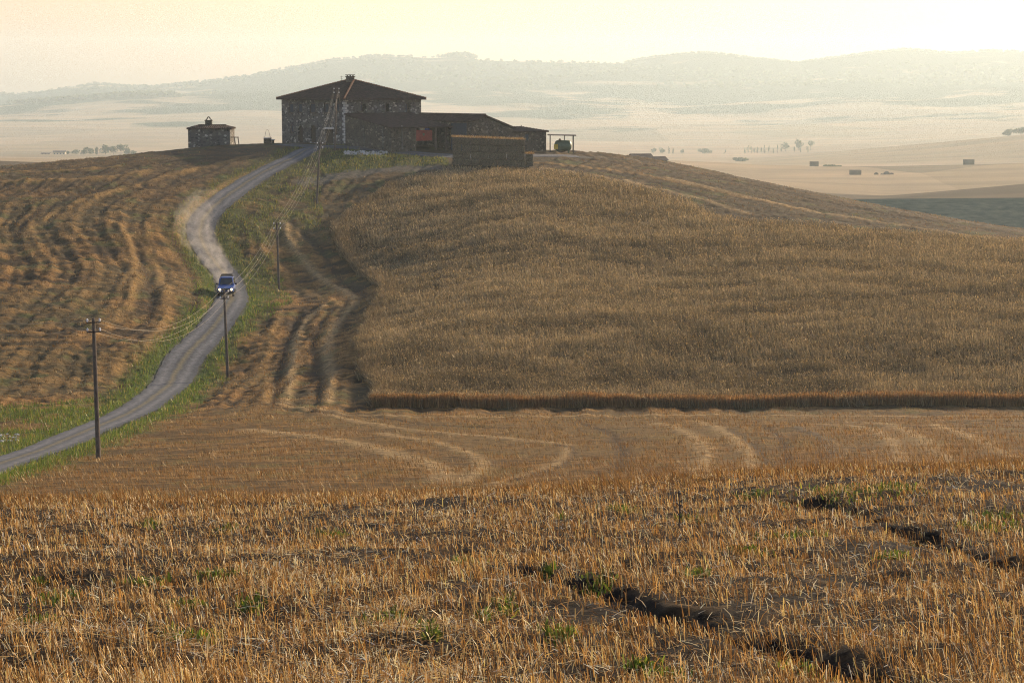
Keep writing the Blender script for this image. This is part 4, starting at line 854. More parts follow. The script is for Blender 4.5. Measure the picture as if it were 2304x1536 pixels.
s = MB(); ringwalls(s, xl, xr, 0, 4.6, -1.2, zh); s.build('wall', M_STONE, hut)
r_ = MB(); ee = [Vector((xl - .2, -.2, zh - .02)), Vector((xr + .2, -.2, zh - .02)), Vector((xr + .2, 4.8, zh - .02)), Vector((xl - .2, 4.8, zh - .02))]
q1, q2 = Vector((xl + 1.15, 2.3, zR)), Vector((xr - 1.1, 2.3, zR))
slab(r_, [ee[0], ee[1], q2, q1], .1); slab(r_, [ee[1], ee[2], q2], .1); slab(r_, [ee[2], ee[3], q1, q2], .1); slab(r_, [ee[3], ee[0], q1], .1)
hip_tiles(r_, ee[0], ee[1], q2, q1); hip_tiles(r_, ee[1], ee[2], q2, q2); hip_tiles(r_, ee[3], ee[0], q1, q1)
for k in range(13): pp = q1.lerp(q2, k / 12); r_.tube([pp + ZV * .15, pp + ZV * .15 + (q2 - q1) / 13], [.14, .11], 6)
hr = r_.build('roof', M_TILE, hut)
bc = MB(); bx_ = at(469, 280, 274).x - Cz.x; bc.box((bx_, 2.3, zR + .3), (.95, .6, .95)); bc.box((bx_, 2.3, zR + .82), (1.15, .75, .1))
prev = None
for k in range(9):
    a = math.pi * k / 8; p_ = Vector((bx_ + .22 * math.cos(a), 2.3, zR + 1.0 + .32 * math.sin(a)))
    if prev is not None: bc.tube([prev, p_], .09, 6)
    prev = p_
for sg in (-1, 1): bc.tube([(bx_ + sg * .42, 2.3, zR + .88), (bx_ + sg * .2, 2.3, zR + 1.06)], .08, 6)
bc.build('bellcote', M_STONE2, hr)
# wooden rail beside hut
R0 = at(529, 326, 272.5); g0 = gz(R0.x, R0.y); rl = empty('wooden_trestle', Vector((R0.x, R0.y, g0)), 0, 'dark wooden trestle rail standing against the right side of the stone hut', 'trestle')
zz = zof(309, 272.5) - g0; a0, a1 = at(520, 309, 272.5).x - R0.x, at(537, 309, 272.5).x - R0.x
b_ = MB(); b_.box(((a0 + a1) / 2, 0, zz), (a1 - a0, .14, .13)); b_.build('rail', M_WOOD, rl)
for px in (527.5, 535.5):
    b_ = MB(); x_ = at(px, 309, 272.5).x - R0.x; b_.tube([(x_ + .16, 0, -.3), (x_, 0, zz - .07)], .07, 6); b_.build('leg', M_WOOD, rl)
# well
W0 = at(602, 323, 274); g0 = gz(W0.x, W0.y); wl = empty('stone_well', Vector((W0.x, W0.y, g0)), 0, 'square stone well with a thin iron arch above it left of the farmhouse', 'well')
zw = zof(310, 274) - g0; s = MB(); ringwalls(s, -.5, .5, -.5, .5, -.4, zw - .1, .2); s.build('wall', M_STONE2, wl)
s = MB(); ringwalls(s, -.55, .55, -.55, .55, zw - .1, zw, .25); s.build('rim', M_QUOIN, wl)
zt_ = zof(292, 274) - g0; b_ = MB(); b_.tube([(-.42, 0, zw), (-.2, 0, zt_ - .2), (-.1, 0, zt_), (.1, 0, zt_), (.2, 0, zt_ - .2), (.42, 0, zw)], .028, 6); b_.build('iron_arch', M_IRON, wl)
W1_ = at(614, 323, 274); tg = empty('stone_trough', Vector((W1_.x, W1_.y, gz(W1_.x, W1_.y))), 0, 'small stone trough standing right beside the well', 'trough')
zq = zof(314, 274) - tg.location.z; s = MB(); s.box((0, 0, zq / 2 - .2), (.34, .5, zq + .2)); s.build('pedestal', M_STONE2, tg); s = MB(); ringwalls(s, -.26, .26, -.35, .35, zq - .1, zq + .03, .08); s.build('basin', M_QUOIN, tg)

# ------------------------------------------------------------------ straw bales
ORD = ['first', 'second', 'third', 'fourth', 'fifth', 'sixth']
def bale_mesh(L, Dp, Hh, seed, end=False):
    rr = random.Random(seed); me = MB(); nx, ny, nz = max(4, int(L / .16)), max(4, int(Dp / .2)), 7
    vid = {}; 
    def vert(i, j, k):
        key = (i, j, k)
        if key not in vid:
            p = Vector(((i / nx - .5) * L, (j / ny - .5) * Dp, k / nz * Hh)); c = Vector((0, 0, Hh / 2)); dd = (p - c).normalized()
            # rounded corners and loose surface, grooves where the twine sits
            ed = sum(1 for q_, m_ in ((i, nx), (j, ny), (k, nz)) if q_ in (0, m_))
            p -= dd * (.05 if ed >= 2 else 0) ; p += Vector((rr.uniform(-1, 1), rr.uniform(-1, 1), rr.uniform(-1, 1) * .5)) * .025
            if i % max(2, nx // 5) == 0 and ed == 1: p -= dd * .03
            vid[key] = len(me.v); me.v.append(tuple(p))
        return vid[key]
    def q(a, b, c, d): me.f.append((vert(*a), vert(*b), vert(*c), vert(*d))); me.m.append(0)
    for i in range(nx):
        for k in range(nz): q((i, 0, k), (i + 1, 0, k), (i + 1, 0, k + 1), (i, 0, k + 1)); q((i + 1, ny, k), (i, ny, k), (i, ny, k + 1), (i + 1, ny, k + 1))
        for j in range(ny): q((i, j, nz), (i + 1, j, nz), (i + 1, j + 1, nz), (i, j + 1, nz)); q((i, j + 1, 0), (i + 1, j + 1, 0), (i + 1, j, 0), (i, j, 0))
    for j in range(ny):
        for k in range(nz): q((0, j + 1, k), (0, j, k), (0, j, k + 1), (0, j + 1, k + 1)); q((nx, j, k), (nx, j + 1, k), (nx, j + 1, k + 1), (nx, j, k + 1))
    return me
BY = 250.0; bl, br = at(1017, 340, BY), at(1181, 340, BY); bh = .93; Wt = br.x - bl.x
zl0, zr0 = zof(371, BY), zof(377, BY); slope = math.atan2(zr0 - zl0, Wt)
def bale(x0, w_, z, layer, idx, lab, dp=2.4, Y=BY, top=False):
    o = bale_mesh(w_ - .07, dp, bh - .04, int(x0 * 31 + layer * 7 + 50)).build('straw_bale', M_BALE, None, smooth=False)
    zz = zl0 + (x0 + w_ / 2) * math.tan(slope) + z; o.location = (bl.x + x0 + w_ / 2 + random.uniform(-.02, .02), Y + dp / 2 + random.uniform(-.14, .14), zz)
    o.rotation_euler = (0, -slope, random.uniform(-.012, .012)); tag(o, lab, 'straw bale', 'straw bales stacked in front of the barn')
    if top:
        n_ = int(w_ * 420); X_ = RNG.uniform(-w_ / 2, w_ / 2, n_); Y_ = RNG.uniform(-dp / 2, dp / 2, n_); L_ = RNG.uniform(.12, .48, n_)
        az = RNG.uniform(0, 6.283, n_); el = RNG.uniform(.05, .9, n_); T_ = np.stack([np.cos(az) * np.cos(el), np.sin(az) * np.cos(el), np.sin(el)], -1) * L_[:, None]
        B_ = np.stack([X_, Y_, np.full(n_, bh - .06)], -1); w2 = np.stack([-np.sin(az), np.cos(az), 0 * az], -1) * .02
        V_ = np.stack([B_ - w2, B_ + w2, B_ + T_ + w2 * .6, B_ + T_ - w2 * .6], 1).reshape(-1, 3)
        ls = np_mesh('loose_straw', V_, np.arange(n_)[:, None] * 4 + np.arange(4), M_STRAW, np.repeat(pal(n_, STR, [5, 4, 3, 3, 1]), 4, 0)); ls.parent = o
    return o
LN = ['bottom', 'second', 'third', 'top']
for layer in range(4):
    ws_ = [Wt / 4] * 4 if layer % 2 else [Wt / 8, Wt / 4, Wt / 4, Wt / 4, Wt / 8]; x0 = 0
    for i, w_ in enumerate(ws_):
        lay = {0: 'bottom layer', 1: 'second lowest layer', 2: 'second highest layer', 3: 'top layer'}[layer]
        bale(x0, w_, layer * bh, layer, i, 'straw bale in the %s of the stack, %s from left' % (lay, ORD[i]), top=(layer == 3)); x0 += w_
bale(Wt + .04, 1.16, 0, 0, 8, 'lower of the two straw bales at the right end of the big stack'); bale(Wt + .04, 1.12, bh, 1, 9, 'upper of the two straw bales at the right end of the big stack', top=True)

# ------------------------------------------------------------------ stones
def rock_mesh(seed, r):
    rr = random.Random(seed); b_ = MB(); seg, rg = 7, 5; vs = []
    for i in range(rg + 1):
        th_ = math.pi * i / rg
        for k in range(seg):
            a = 2 * math.pi * k / seg; q_ = r * rr.uniform(.72, 1.1); b_.v.append((q_ * math.sin(th_) * math.cos(a), q_ * math.sin(th_) * math.sin(a), q_ * .65 * math.cos(th_)))
    for i in range(rg):
        for k in range(seg): b_.f.append((i * seg + k, (i + 1) * seg + k, (i + 1) * seg + (k + 1) % seg, i * seg + (k + 1) % seg)); b_.m.append(0)
    return b_
def rocks(name, px0, px1, py0, py1, n_, r0, r1, lab, y0=200):
    al_ = MB()
    for k in range(n_):
        g = ground_at(random.uniform(px0, px1), random.uniform(py0, py1), y0); r = random.uniform(r0, r1); b_ = rock_mesh(k * 3 + 1, r); z = gz(g.x, g.y) + r * .25; m_ = len(al_.v)
        al_.v += [(v[0] + g.x, v[1] + g.y, v[2] + z) for v in b_.v]; al_.f += [tuple(i + m_ for i in f) for f in b_.f]; al_.m += b_.m
    o = al_.build(name, M_QUOIN); tag(o, lab, 'rubble', None, 'stuff')
rocks('stone_rubble', 775, 872, 341, 351, 130, .10, .28, 'scattered pale stone rubble on the grassy knoll in front of the farmhouse')
rocks('field_stones', -20, 42, 975, 992, 40, .06, .2, 'pale field stones in the grass at the left edge of the road verge', 80)
# low paling at the knoll
g = ground_at(905, 340, 245); fe = empty('low_fence', Vector((g.x, g.y, gz(g.x, g.y))), 0, 'short dark paling fence on the knoll in front of the shed', 'fence')
b_ = MB()
for k in range(8): b_.box((-.85 + .24 * k, 0, .25), (.07, .04, .85))
b_.build('pales', M_IRON, fe); b_ = MB(); b_.box((0, .04, .5), (1.9, .04, .07)); b_.build('rail', M_IRON, fe)

# ------------------------------------------------------------------ power line
poles = [((222, 1043), 104, (210, 716)), ((513, 853), 160, (504, 652)), ((628, 656), 200, (623, 500)), ((712, 463), 232, (720, 320)), ((753, 341), 258, (757, 198))]
LB = ['tall utility pole nearest the camera, left of the road at the lower left', 'utility pole standing on the verge in front of the blue car', 'utility pole right of the road bend behind the car',
      'leaning utility pole on the slope below the farmhouse', 'utility pole standing beside the road in front of the farmhouse']
tops = []; 
def make_pole(base, top, lab, r0=.14, yaw=0.0, grp='utility poles along the road'):
    g = Vector((base.x, base.y, gz(base.x, base.y))); t = Vector(top) - g; o = empty('utility_pole', g, 0, lab, 'utility pole', grp)
    b_ = MB(); b_.tube([(0, 0, -.6), t * .5, t], [r0, r0 * .85, r0 * .68], 10); b_.build('pole', M_POLE, o)
    ins = []; ax = Vector((math.cos(yaw), math.sin(yaw), 0))
    for lv in (.22, .75):
        c = t - ZV * lv; b_ = MB(); b_.box(c - Vector((-ax.y, ax.x, 0)) * .1, (.78, .07, .07), yaw); b_.build('crossarm', M_IRON, o)
        for sg in (-1, 1):
            q_ = c + ax * (sg * .34) - Vector((-ax.y, ax.x, 0)) * .1; b_ = MB(); b_.lathe(q_ + ZV * .03, (0, 0, 1), [(.03, 0), (.03, .04), (.065, .05), (.05, .1), (.065, .12), (.04, .17), (.01, .2)], 10)
            b_.build('insulator', M_PORC, o); ins.append(g + q_ + ZV * .16)
    return ins
yaws = [.25, .3, .2, .1, .1]
bpos = [at(b[0], b[1], Y) for b, Y, t in poles]; tpos = [at(t[0], t[1], Y) for b, Y, t in poles]
INS = [make_pole(b, t, l, yaw=y_) for b, t, l, y_ in zip(bpos, tpos, LB, yaws)]
off = at(-470, 1075, 96); offt = at(-480, 650, 96); INS = [make_pole(off, offt, 'utility pole outside the left edge of the view', yaw=.3)] + INS
WLB = ['lower' , 'upper']
for w_ in range(4):
    b_ = MB(); pts = []
    for i in range(len(INS) - 1):
        A, B = INS[i][w_], INS[i + 1][w_]; L = (B - A).length; sag = [.8, 1.7, 1.0, .8, .8][i] * (1 + .06 * w_)
        for k in range(16):
            t = k / 16; p_ = A.lerp(B, t); p_.z -= sag * 4 * t * (1 - t); pts.append(p_)
    pts.append(INS[-1][w_]); b_.tube(pts, .0062, 5)
    o = b_.build('power_wire', M_WIRE); o['label'] = '%s wire on the %s side of the poles along the road' % ('top' if w_ < 2 else 'lower', 'left' if w_ % 2 == 0 else 'right'); o['category'] = 'wire'; o['group'] = 'power wires strung between the poles'
b_ = MB(); A = INS[-1][3]; B = P0 + F0(-1.0, -.05, HW - .4); pts = [A.lerp(B, k / 10) - ZV * (.35 * 4 * (k / 10) * (1 - k / 10)) for k in range(11)]; b_.tube(pts, .014, 5)
o = b_.build('service_wire', M_WIRE); tag(o, 'short service wire from the last pole to the farmhouse wall', 'wire')

# ------------------------------------------------------------------ the car
ci = int(np.argmin(np.linalg.norm(ROAD - np.array(tuple(ground_at(505, 668))[:2]), axis=1))); cpos = ground_at(505, 668); 
tg_ = ROAD[ci - 3] - ROAD[ci + 3]; heading = math.atan2(tg_[1], tg_[0])
heading = math.radians(-90 + 6)
fz = lambda dx, dy: float(baseH(np.array([cpos.x + dx]), np.array([cpos.y + dy]))[0])
pit = math.atan2(fz(0, 0) - fz(0, 2.6), 2.6)
car = empty('off_road_car', Vector((cpos.x, cpos.y + 1.6, fz(0, 1.6) + .03)), 0, 'blue off road car with lit headlamps and roof rack driving down the dusty gravel road', 'car')
car.rotation_euler = (0, -pit * 1.0 if False else 0, heading); car.rotation_mode = 'XYZ'
# local: +x forward, y left, z up
car.matrix_world = Matrix.Translation(car.location) @ Matrix.Rotation(heading, 4, 'Z') @ Matrix.Rotation(-pit, 4, 'Y')
def section(mb, xs, prof):      # prof(x)-> list of (y,z) half outline bottom->top ; mirrored
    rings = []
    for x_ in xs:
        h_ = prof(x_); ring = [(x_, y_, z_) for y_, z_ in h_] + [(x_, -y_, z_) for y_, z_ in reversed(h_)]; rings.append(ring)
    n0 = len(mb.v); k = len(rings[0])
    for r in rings: mb.v += r
    for i in range(len(rings) - 1):
        for j in range(k): j2 = (j + 1) % k; mb.f.append((n0 + i * k + j, n0 + (i + 1) * k + j, n0 + (i + 1) * k + j2, n0 + i * k + j2)); mb.m.append(0)
    mb.f.append(tuple(n0 + j for j in range(k))); mb.m.append(0); mb.f.append(tuple(n0 + (len(rings) - 1) * k + j for j in reversed(range(k)))); mb.m.append(0)
LX = [-2.2, -2.1, -1.2, 0, .6, .75, 1.3, 1.9, 2.12, 2.2]
def lower(x_):
    t = abs(x_) / 2.2; wv = .86 - .10 * max(0, (t - .85)) / .15; top = 1.12 if x_ < .7 else 1.12 - .14 * (x_ - .7) / 1.5
    if x_ > 2.1: top -= .12
    return [(wv * .9, .42), (wv, .55), (wv, .95), (wv * .93, top), (wv * .4, top + .02)]
b_ = MB(); section(b_, LX, lower); b_.build('body', M_BLUE, car, True, .03)
def cabin(x_):
    tb = {-2.05: (.78, 1.13), -1.95: (.74, 1.72), -1.0: (.70, 1.86), 0.15: (.68, 1.84), .75: (.80, 1.13)}
    w_, z_ = tb[x_]; return [(.80, 1.08), (w_, max(1.12, z_ - .08)), (w_ - .1, z_), (.3, z_ + .015)]
b_ = MB(); section(b_, [-2.05, -1.95, -1.0, .15, .75], cabin); cb = b_.build('cabin', M_BLUE, car, False, .03)
b_ = MB(); b_.prism([(.765, -.66, 1.20), (.765, .66, 1.20), (.24, .57, 1.78), (.24, -.57, 1.78)], (.03, 0, .03)); b_.build('windscreen', M_GLASS, car)
for sg in (-1, 1):
    b_ = MB()
    b_.prism([(.45, sg * .80, 1.2), (-.55, sg * .80, 1.2), (-.55, sg * .705, 1.74), (.12, sg * .705, 1.74)], (0, sg * .02, 0)); b_.prism([(-.65, sg * .80, 1.2), (-1.8, sg * .80, 1.2), (-1.8, sg * .715, 1.68), (-.65, sg * .705, 1.74)], (0, sg * .02, 0)); b_.build('side_window', M_GLASS, car)
    b_ = MB(); b_.box((.62, sg * .98, 1.24), (.12, .2, .17)); b_.box((.62, sg * .86, 1.18), (.05, .16, .05)); b_.build('wing_mirror', M_BLACK, car, bevel=.02)
    b_ = MB(); b_.lathe((2.17, sg * .60, .80), (1, 0, 0), [(.13, 0), (.135, .03), (.11, .06), (.02, .075)], 14); b_.build('headlight', M_LAMP, car, True)
    b_ = MB(); b_.lathe((2.27, sg * .30, .52), (1, 0, 0), [(.085, 0), (.085, .04), (.02, .05)], 12); b_.build('fog_lamp', M_CHROME, car)
    for xx_ in (1.42, -1.38):
        b_ = MB(); b_.lathe((xx_, sg * .74, .37), (0, 1, 0), [(.2, -.12), (.35, -.115), (.37, -.08), (.37, .08), (.35, .115), (.2, .12)], 20); wh_ = b_.build('wheel', M_BLACK, car)
        b_ = MB(); b_.lathe((xx_, sg * (.74 + .09), .37), (0, sg, 0), [(.2, 0), (.2, .03), (.12, .035), (.06, .05), (.02, .05)], 14); b_.build('rim', M_CHROME, wh_)
    b_ = MB(); b_.tube([(xa, sg * .86, .37 + .0) if False else (1.42 + .47 * math.cos(an_g), sg * .86, .37 + .47 * math.sin(an_g)) for an_g in np.linspace(.1, math.pi - .1, 9) for xa in (0,)], .05, 6); b_.build('wheel_arch', M_BLACK, car)
b_ = MB(); b_.box((2.22, 0, .50), (.2, 1.66, .2)); b_.build('bumper', M_BLACK, car, bevel=.04)
b_ = MB(); b_.box((2.2, 0, .80), (.05, .86, .22)); 
for k in range(5): b_.box((2.235, -.34 + .17 * k, .80), (.02, .04, .2))
b_.build('grille', M_BLACK, car)
b_ = MB(); b_.box((2.335, 0, .5), (.02, .5, .11)); b_.build('number_plate', M_WHITE, car)
b_ = MB()
for sg in (-.58, .58): b_.tube([(.1, sg, 2.02), (-1.8, sg, 2.02)], .028, 6)
for xx_ in (.1, -.4, -.9, -1.4, -1.8):
    b_.tube([(xx_, -.58, 2.02), (xx_, .58, 2.02)], .024, 6)
    for sg in (-.58, .58): b_.tube([(xx_, sg, 1.84), (xx_, sg, 2.02)], .022, 5)
b_.build('roof_rack', M_BLACK, car)

# dust trail
dl_ = [ROAD[min(ci + k, len(ROAD) - 1)] for k in (4, 7, 11, 16, 22, 29, 37)]
rad_ = [.6, 1.5, 1.7, 1.9, 2.2, 2.0, .6]; b_ = MB(); pts = []
for (x_, y_), r in zip(dl_, rad_): pts.append(Vector((x_ - .9, y_, float(baseH(np.array([x_]), np.array([y_]))[0]) + .35 * r + .4)))
sm_ = smooth_line(np.array([tuple(p) for p in pts]), 5); rs = np.interp(np.linspace(0, 6, len(sm_)), range(7), rad_)
sm_[0] = (cpos.x, cpos.y + 4.2, sm_[0][2]) if False else sm_[0]
b_.tube([Vector(p) for p in sm_], [float(r * (1 + .18 * math.sin(i * 1.7))) for i, r in enumerate(rs)], 16); du = b_.build('dust_cloud', M_WHITE, None, True)
dm = bpy.data.materials.new('road_dust'); dm.use_nodes = True; nt = dm.node_tree; nt.nodes.clear(); pv = N(nt, 'ShaderNodeVolumePrincipled'); pv.inputs['Color'].default_value = (.95, .88, .75, 1); pv.inputs['Anisotropy'].default_value = .3
g_ = N(nt, 'ShaderNodeNewGeometry'); nn_ = N(nt, 'ShaderNodeTexNoise', Scale=.75, Detail=4.0, Roughness=.65); nt.links.new(g_.outputs['Position'], nn_.inputs['Vector'])
mr = N(nt, 'ShaderNodeMapRange'); mr.inputs['From Min'].default_value = .44; mr.inputs['From Max'].default_value = .70; mr.inputs['To Min'].default_value = 0.0; mr.inputs['To Max'].default_value = 0.24; nt.links.new(nn_.outputs['Fac'], mr.inputs['Value'])
sx = N(nt, 'ShaderNodeSeparateXYZ'); nt.links.new(g_.outputs['Position'], sx.inputs[0]); my = N(nt, 'ShaderNodeMapRange'); my.inputs['From Min'].default_value = cpos.y + 3; my.inputs['From Max'].default_value = float(dl_[-1][1]); my.inputs['To Min'].default_value = 1; my.inputs['To Max'].default_value = .04; nt.links.new(sx.outputs['Y'], my.inputs['Value'])
mm = N(nt, 'ShaderNodeMath', operation='MULTIPLY'); nt.links.new(mr.outputs[0], mm.inputs[0]); nt.links.new(my.outputs[0], mm.inputs[1]); nt.links.new(mm.outputs[0], pv.inputs['Density'])
ou = N(nt, 'ShaderNodeOutputMaterial'); nt.links.new(pv.outputs[0], ou.inputs['Volume']); du.data.materials.clear(); du.data.materials.append(dm); tag(du, 'pale dust cloud trailing behind the blue car', 'dust', None, 'stuff')

# ------------------------------------------------------------------ far things
def fg_at(px, Y):      # ground point in the far country
    x_ = (px - 1152) / FPX / cp * Y; return Vector((x_, Y, float(baseH(np.array([x_]), np.array([float(Y)]))[0])))
def crown(name, n_, rx, rz, zc_, seed, mtl, cols, parent=None, leaf=.5, lobes=6):
    r_ = np.random.default_rng(seed); V = []
    cen = r_.normal(0, .42, (lobes, 3)) * [rx, rx, rz]; rad = r_.uniform(.45, .75, lobes)
    i = r_.integers(0, lobes, n_); d = r_.normal(0, 1, (n_, 3)); d /= np.linalg.norm(d, axis=1)[:, None]
    p = cen[i] + d * (rad[i] * r_.uniform(.7, 1, n_))[:, None] * [rx, rx, rz]; p[:, 2] += zc_
    a = r_.normal(0, 1, (n_, 3)); a /= np.linalg.norm(a, axis=1)[:, None]; b = np.cross(a, r_.normal(0, 1, (n_, 3))); b /= np.linalg.norm(b, axis=1)[:, None]; s_ = leaf * r_.uniform(.5, 1.2, n_)[:, None]
    V = np.stack([p - a * s_, p - b * s_ * .7, p + a * s_, p + b * s_ * .7], 1).reshape(-1, 3); cs = np.array(cols)[r_.integers(0, len(cols), n_)]
    o = np_mesh(name, V, np.arange(n_)[:, None] * 4 + np.arange(4), mtl, np.repeat(cs, 4, 0)); o.parent = parent; return o
GRN = [(.08, .11, .05), (.11, .14, .06), (.05, .075, .035)]
def tree(name, px, Y, h_, w_, lab, grp, kind='broad', seed=1):
    g = fg_at(px, Y); o = empty(name, g - ZV * .5, 0, lab, 'tree', grp)
    b_ = MB(); b_.tube([(0, 0, 0), (w_ * .03, 0, h_ * .35), (0, 0, h_ * .75)], [h_ * .03, h_ * .022, .05], 6)
    if kind == 'broad':
        for k in range(4): a = k * 1.6 + seed; b_.tube([(0, 0, h_ * .35), (math.cos(a) * w_ * .3, math.sin(a) * w_ * .3, h_ * .6)], [h_ * .015, .04], 5)
    b_.build('trunk', M_WOOD, o)
    if kind == 'broad': crown('crown', 420, w_ / 2, h_ * .36, h_ * .62, seed, M_LEAF, GRN, o, .09 * w_, 7)
    else: crown('crown', 260, w_ / 2, h_ * .46, h_ * .52, seed, M_LEAF, GRN, o, .16 * w_, 3)
    return o
def heightm(pxh, Y): return pxh / FPX * Y
sd_ = 10
for i, (px, hp_, wp_) in enumerate([(165, 10, 12), (183, 13, 14), (200, 12, 14), (217, 16, 18), (232, 20, 8), (250, 24, 22), (268, 20, 18), (284, 24, 20), (298, 14, 18), (312, 10, 14)]):
    sd_ += 1; tree('pine_tree' if i == 4 else 'far_tree', px, 1850, heightm(hp_, 1850), heightm(wp_, 1850), 'hazy tree beyond the hill, %s from left after the pale farm' % (ORD + ['seventh', 'eighth', 'ninth', 'tenth'])[i], 'hazy trees by the pale farm', 'broad' if i != 4 else 'cyp', sd_)
for i, px in enumerate([1500, 1510, 1625, 1668, 1676, 1683, 1690, 1697, 1705, 1712, 1722, 1731, 1741, 1749, 1779, 1792, 1808]):
    sd_ += 1; hp_ = [22, 18, 9, 13, 13, 14, 12, 15, 13, 14, 15, 14, 16, 14, 12, 13, 14][i]
    on = ['first', 'second', 'third', 'fourth', 'fifth', 'sixth', 'seventh', 'eighth', 'ninth', 'tenth', 'eleventh', 'twelfth', 'thirteenth', 'fourteenth', 'fifteenth', 'sixteenth', 'last'][i]
    tree('cypress_tree', px, 2250, heightm(hp_ + 2, 2250), heightm(4.5, 2250), 'slim hazy cypress in the distant valley row, %s counted from the left' % on, 'cypresses in the distant valley', 'cyp', sd_)
for i, (px, hp_, wp_, Y) in enumerate([(1466, 12, 12, 2250), (1486, 12, 16, 2250), (1530, 11, 9, 2250), (1578, 12, 26, 2250), (1759, 22, 16, 2300), (1788, 24, 20, 2320), (1814, 24, 14, 2320), (1660, 11, 34, 1700), (1860, 5, 34, 1120)]):
    sd_ += 1; tree('far_tree', px, Y, heightm(hp_, Y), heightm(wp_, Y), ['small round hazy tree left of the cypresses', 'wide hazy tree beside the first cypress', 'small hazy tree right of the first cypresses', 'broad low hazy clump between the cypress groups', 'hazy tree rising behind the cypress row at its right', 'wide hazy tree above the right end of the cypress row', 'tilted hazy tree at the right end of the cypress row', 'broad hazy tree just above the pink field', 'low bush mound beside the stack on the field crest'][i], 'hazy trees in the distant valley', 'broad', sd_)
for i, (px, hp_, wp_) in enumerate([(2255, 14, 26), (2278, 18, 30), (2303, 20, 34), (2330, 20, 34)]):
    sd_ += 1; tree('far_tree', px, 1900, heightm(hp_, 1900), heightm(wp_, 1900), 'rounded hazy tree on the ridge at the right edge, %s from the left' % ORD[i], 'trees on the right ridge', 'broad', sd_)
# stacks on the pink field
for i, (px, Y, wp_, hp_) in enumerate([(1823, 1118, 18, 12), (1915, 1010, 24, 12), (2166, 1118, 22, 13)]):
    g = fg_at(px, Y); w_, h_ = heightm(wp_, Y), heightm(hp_, Y); b_ = MB(); k1 = 3; k2 = 4
    for a in range(k2):
        for c in range(k1): b_.box(((a + .5) * w_ / k2 - w_ / 2, 0, (c + .5) * h_ / k1 - .3), (w_ / k2 - .04, 4.5 + .1 * ((a + c) % 2), h_ / k1 - .03))
    o = b_.build('straw_stack', M_BALE, None, bevel=.06); o.location = g; tag(o, ['square straw stack on the crest of the pink field', 'lower wide straw stack in the middle of the pink field', 'pale straw stack on the crest near the right edge'][i], 'straw stack', 'straw stacks on the far pink field')
b_ = MB(); g = fg_at(1978, 1010); 
for k, (dx, w_, h_) in enumerate([(-4, 2.2, 1.6), (-1, 1.4, 1.1), (1.6, 3.2, 2.2), (4.2, 2.4, 1.4)]): b_.lathe((dx, 0, -.3), (0, 0, 1), [(w_ * .6, 0), (w_ * .55, h_ * .5), (w_ * .3, h_ * .9), (.1, h_)], 10)
o = b_.build('manure_heap', M_BALE); o.location = g; tag(o, 'low lumpy dark heap on the pink field right of the lower stack', 'heap')
def far_house(name, px, Y, w_, d_, h_, rise, yaw, lab, wm, nwin=3, par=None, z=None):
    g = fg_at(px, Y); g.z = g.z if z is None else z; o = empty(name, g - ZV * 1, yaw, lab, 'house')
    b_ = MB(); b_.prism([(-w_ / 2, -d_ / 2, 0), (-w_ / 2, d_ / 2, 0), (-w_ / 2, d_ / 2, h_), (-w_ / 2, 0, h_ + rise), (-w_ / 2, -d_ / 2, h_)], (w_, 0, 0)); b_.build('wall', wm, o)
    b_ = MB()
    for sg in (-1, 1): b_.prism([(-w_ / 2 - .3, sg * (d_ / 2 + .4), h_ - .1), (w_ / 2 + .3, sg * (d_ / 2 + .4), h_ - .1), (w_ / 2 + .3, 0, h_ + rise + .05), (-w_ / 2 - .3, 0, h_ + rise + .05)], (0, 0, .18))
    b_.build('roof', M_TILE, o)
    for k in range(nwin):
        b_ = MB(); b_.box((-w_ / 2 + (k + .5) * w_ / nwin, -d_ / 2 - .02, h_ * .65), (1.0, .12, 1.3)); b_.build('window', M_SHUT, o)
    return o
zt_ = zof(348, 600, 1437)
g = fg_at(1437, 600); far_house('far_farmhouse', 1437, 600, 6.5, 7, zt_ - g.z + 1 - 1.1, 1.2, .25, 'hazy farmhouse roof just showing behind the right slope of the hill', M_STONE2)
g = fg_at(1472, 602); far_house('far_outbuilding', 1472, 603, 5.6, 6, zof(354, 603, 1470) - g.z + 1 - .8, .9, .25, 'lower hazy roof right of the farmhouse behind the hill slope', M_STONE2, 2)
far_house('pale_farm', 148, 1840, 12, 7, 3.6, 1.4, .1, 'pale hazy farm building left of the trees beyond the hill', M_CREAM, 4)
far_house('pale_outbuilding', 118, 1845, 9, 6, 2.0, .9, .1, 'low hazy outbuilding left of the pale farm building', M_CREAM, 3)
# woodland crest and hedges, too many to count
def wood_mass(name, pts, lab):
    """pts: rows (x, y, z, r); clumps of leaf quads"""
    P_ = np.array(pts); k = 26; n_ = len(P_) * k; i = np.repeat(np.arange(len(P_)), k); d = RNG.normal(0, 1, (n_, 3)); d /= np.linalg.norm(d, axis=1)[:, None]; d[:, 2] = np.abs(d[:, 2])
    r = P_[i, 3]; p = P_[i, :3] + d * (r * RNG.uniform(.5, 1, n_))[:, None] * [1, 1, 1.0]; a = RNG.normal(0, 1, (n_, 3)); a /= np.linalg.norm(a, axis=1)[:, None]; b = np.cross(a, RNG.normal(0, 1, (n_, 3))); b /= np.linalg.norm(b, axis=1)[:, None]; s_ = (r * .42)[:, None]
    V = np.stack([p - a * s_, p - b * s_, p + a * s_, p + b * s_], 1).reshape(-1, 3); cs = np.array(GRN)[RNG.integers(0, 3, n_)]
    o = np_mesh(name, V, np.arange(n_)[:, None] * 4 + np.arange(4), M_LEAF, np.repeat(cs, 4, 0)); tag(o, lab, 'woodland', None, 'stuff')
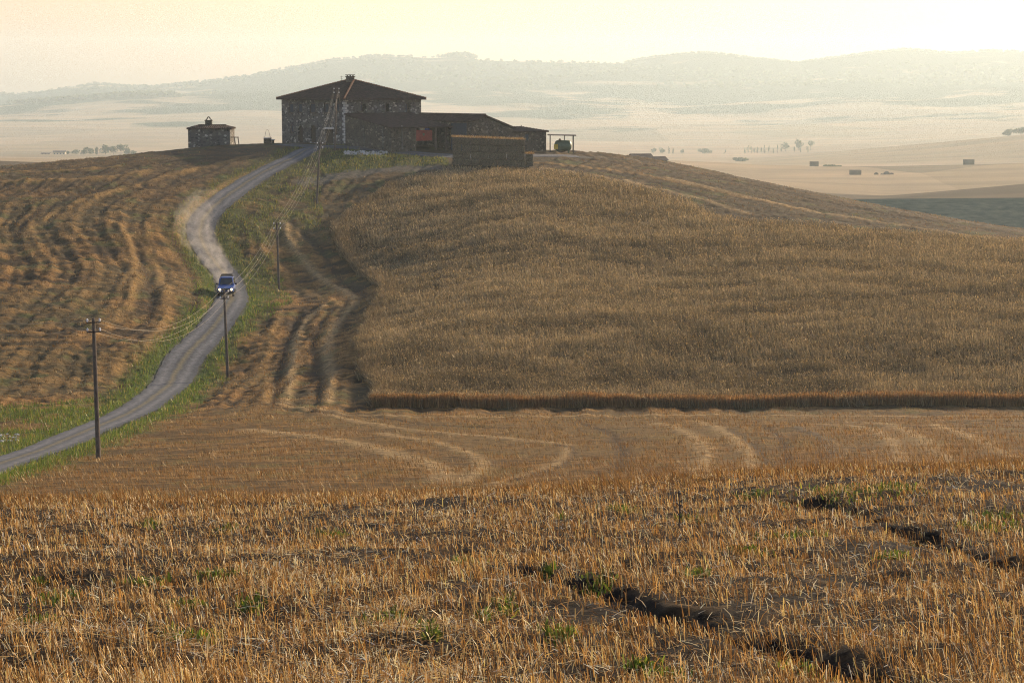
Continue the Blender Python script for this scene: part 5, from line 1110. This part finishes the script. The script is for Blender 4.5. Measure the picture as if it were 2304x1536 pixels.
def crest_pts(pxs, Y, r0, r1, jy=60, sink=0.0):
    px = np.array(pxs, float); Yj = Y + RNG.uniform(-jy, jy, len(px)); x_ = (px - 1152) / FPX / cp * Yj; z_ = baseH(x_, Yj); r = RNG.uniform(r0, r1, len(px)); return np.column_stack([x_, Yj, z_ + r * .3 - sink, r])
L_ = [crest_pts(RNG.uniform(-300, 930, 700), 6180, 3, 6.5, 50), crest_pts(RNG.uniform(1400, 2600, 800), 6180, 3, 6.5, 50), crest_pts(RNG.normal(1030, 18, 90), 6190, 6, 12, 30), crest_pts([957, 961, 1210, 1214, 1238, 1256, 1262, 1320, 1330], 6190, 4, 7, 10)]
wood_mass('skyline_woodland', np.vstack(L_), 'dark woodland fringe along the crest of the hazy mountains')
L_ = [crest_pts(np.concatenate([RNG.normal(c_x, 16, 40) for c_x in (80, 112, 140, 175, 215, 245, 270, 300, 340, 380)]), 4600, 5, 10, 60), crest_pts(RNG.uniform(60, 420, 160), 4600, 3, 6, 80)]
wood_mass('ridge_woodland', np.vstack(L_), 'belt of hazy trees below the mountain crest at the left')
px = RNG.uniform(-300, 2600, 2600); Yj = RNG.uniform(5000, 6100, 2600); x_ = (px - 1152) / FPX * Yj; kk = fbm(x_ / 300, Yj / 420, 401, 4) > .53; x_, Yj = x_[kk], Yj[kk]; r = RNG.uniform(4, 9, len(x_))
wood_mass('mountain_woodland', np.column_stack([x_, Yj, baseH(x_, Yj), r]), 'scattered hazy woods over the distant mountain slopes')

# ------------------------------------------------------------------ haze
hb = MB(); x0, x1, y0, y1, z0, z1 = -4600, 5600, -120, 7600, -260, 210
hb.box(((x0 + x1) / 2, (y0 + y1) / 2, (z0 + z1) / 2), (x1 - x0, y1 - y0, z1 - z0))
hm = bpy.data.materials.new('valley_haze'); hm.use_nodes = True; nt = hm.node_tree; nt.nodes.clear(); pv = N(nt, 'ShaderNodeVolumePrincipled')
pv.inputs['Color'].default_value = (*HAZE_COL, 1); pv.inputs['Density'].default_value = HAZE_DENSITY; pv.inputs['Anisotropy'].default_value = HAZE_ANI
ou = N(nt, 'ShaderNodeOutputMaterial'); nt.links.new(pv.outputs[0], ou.inputs['Volume']); hz = hb.build('haze', hm); tag(hz, None, None, None, 'stuff')
print('Z range far', baseH(np.array([0., 0, 0]), np.array([1000., 3000, 6200])))
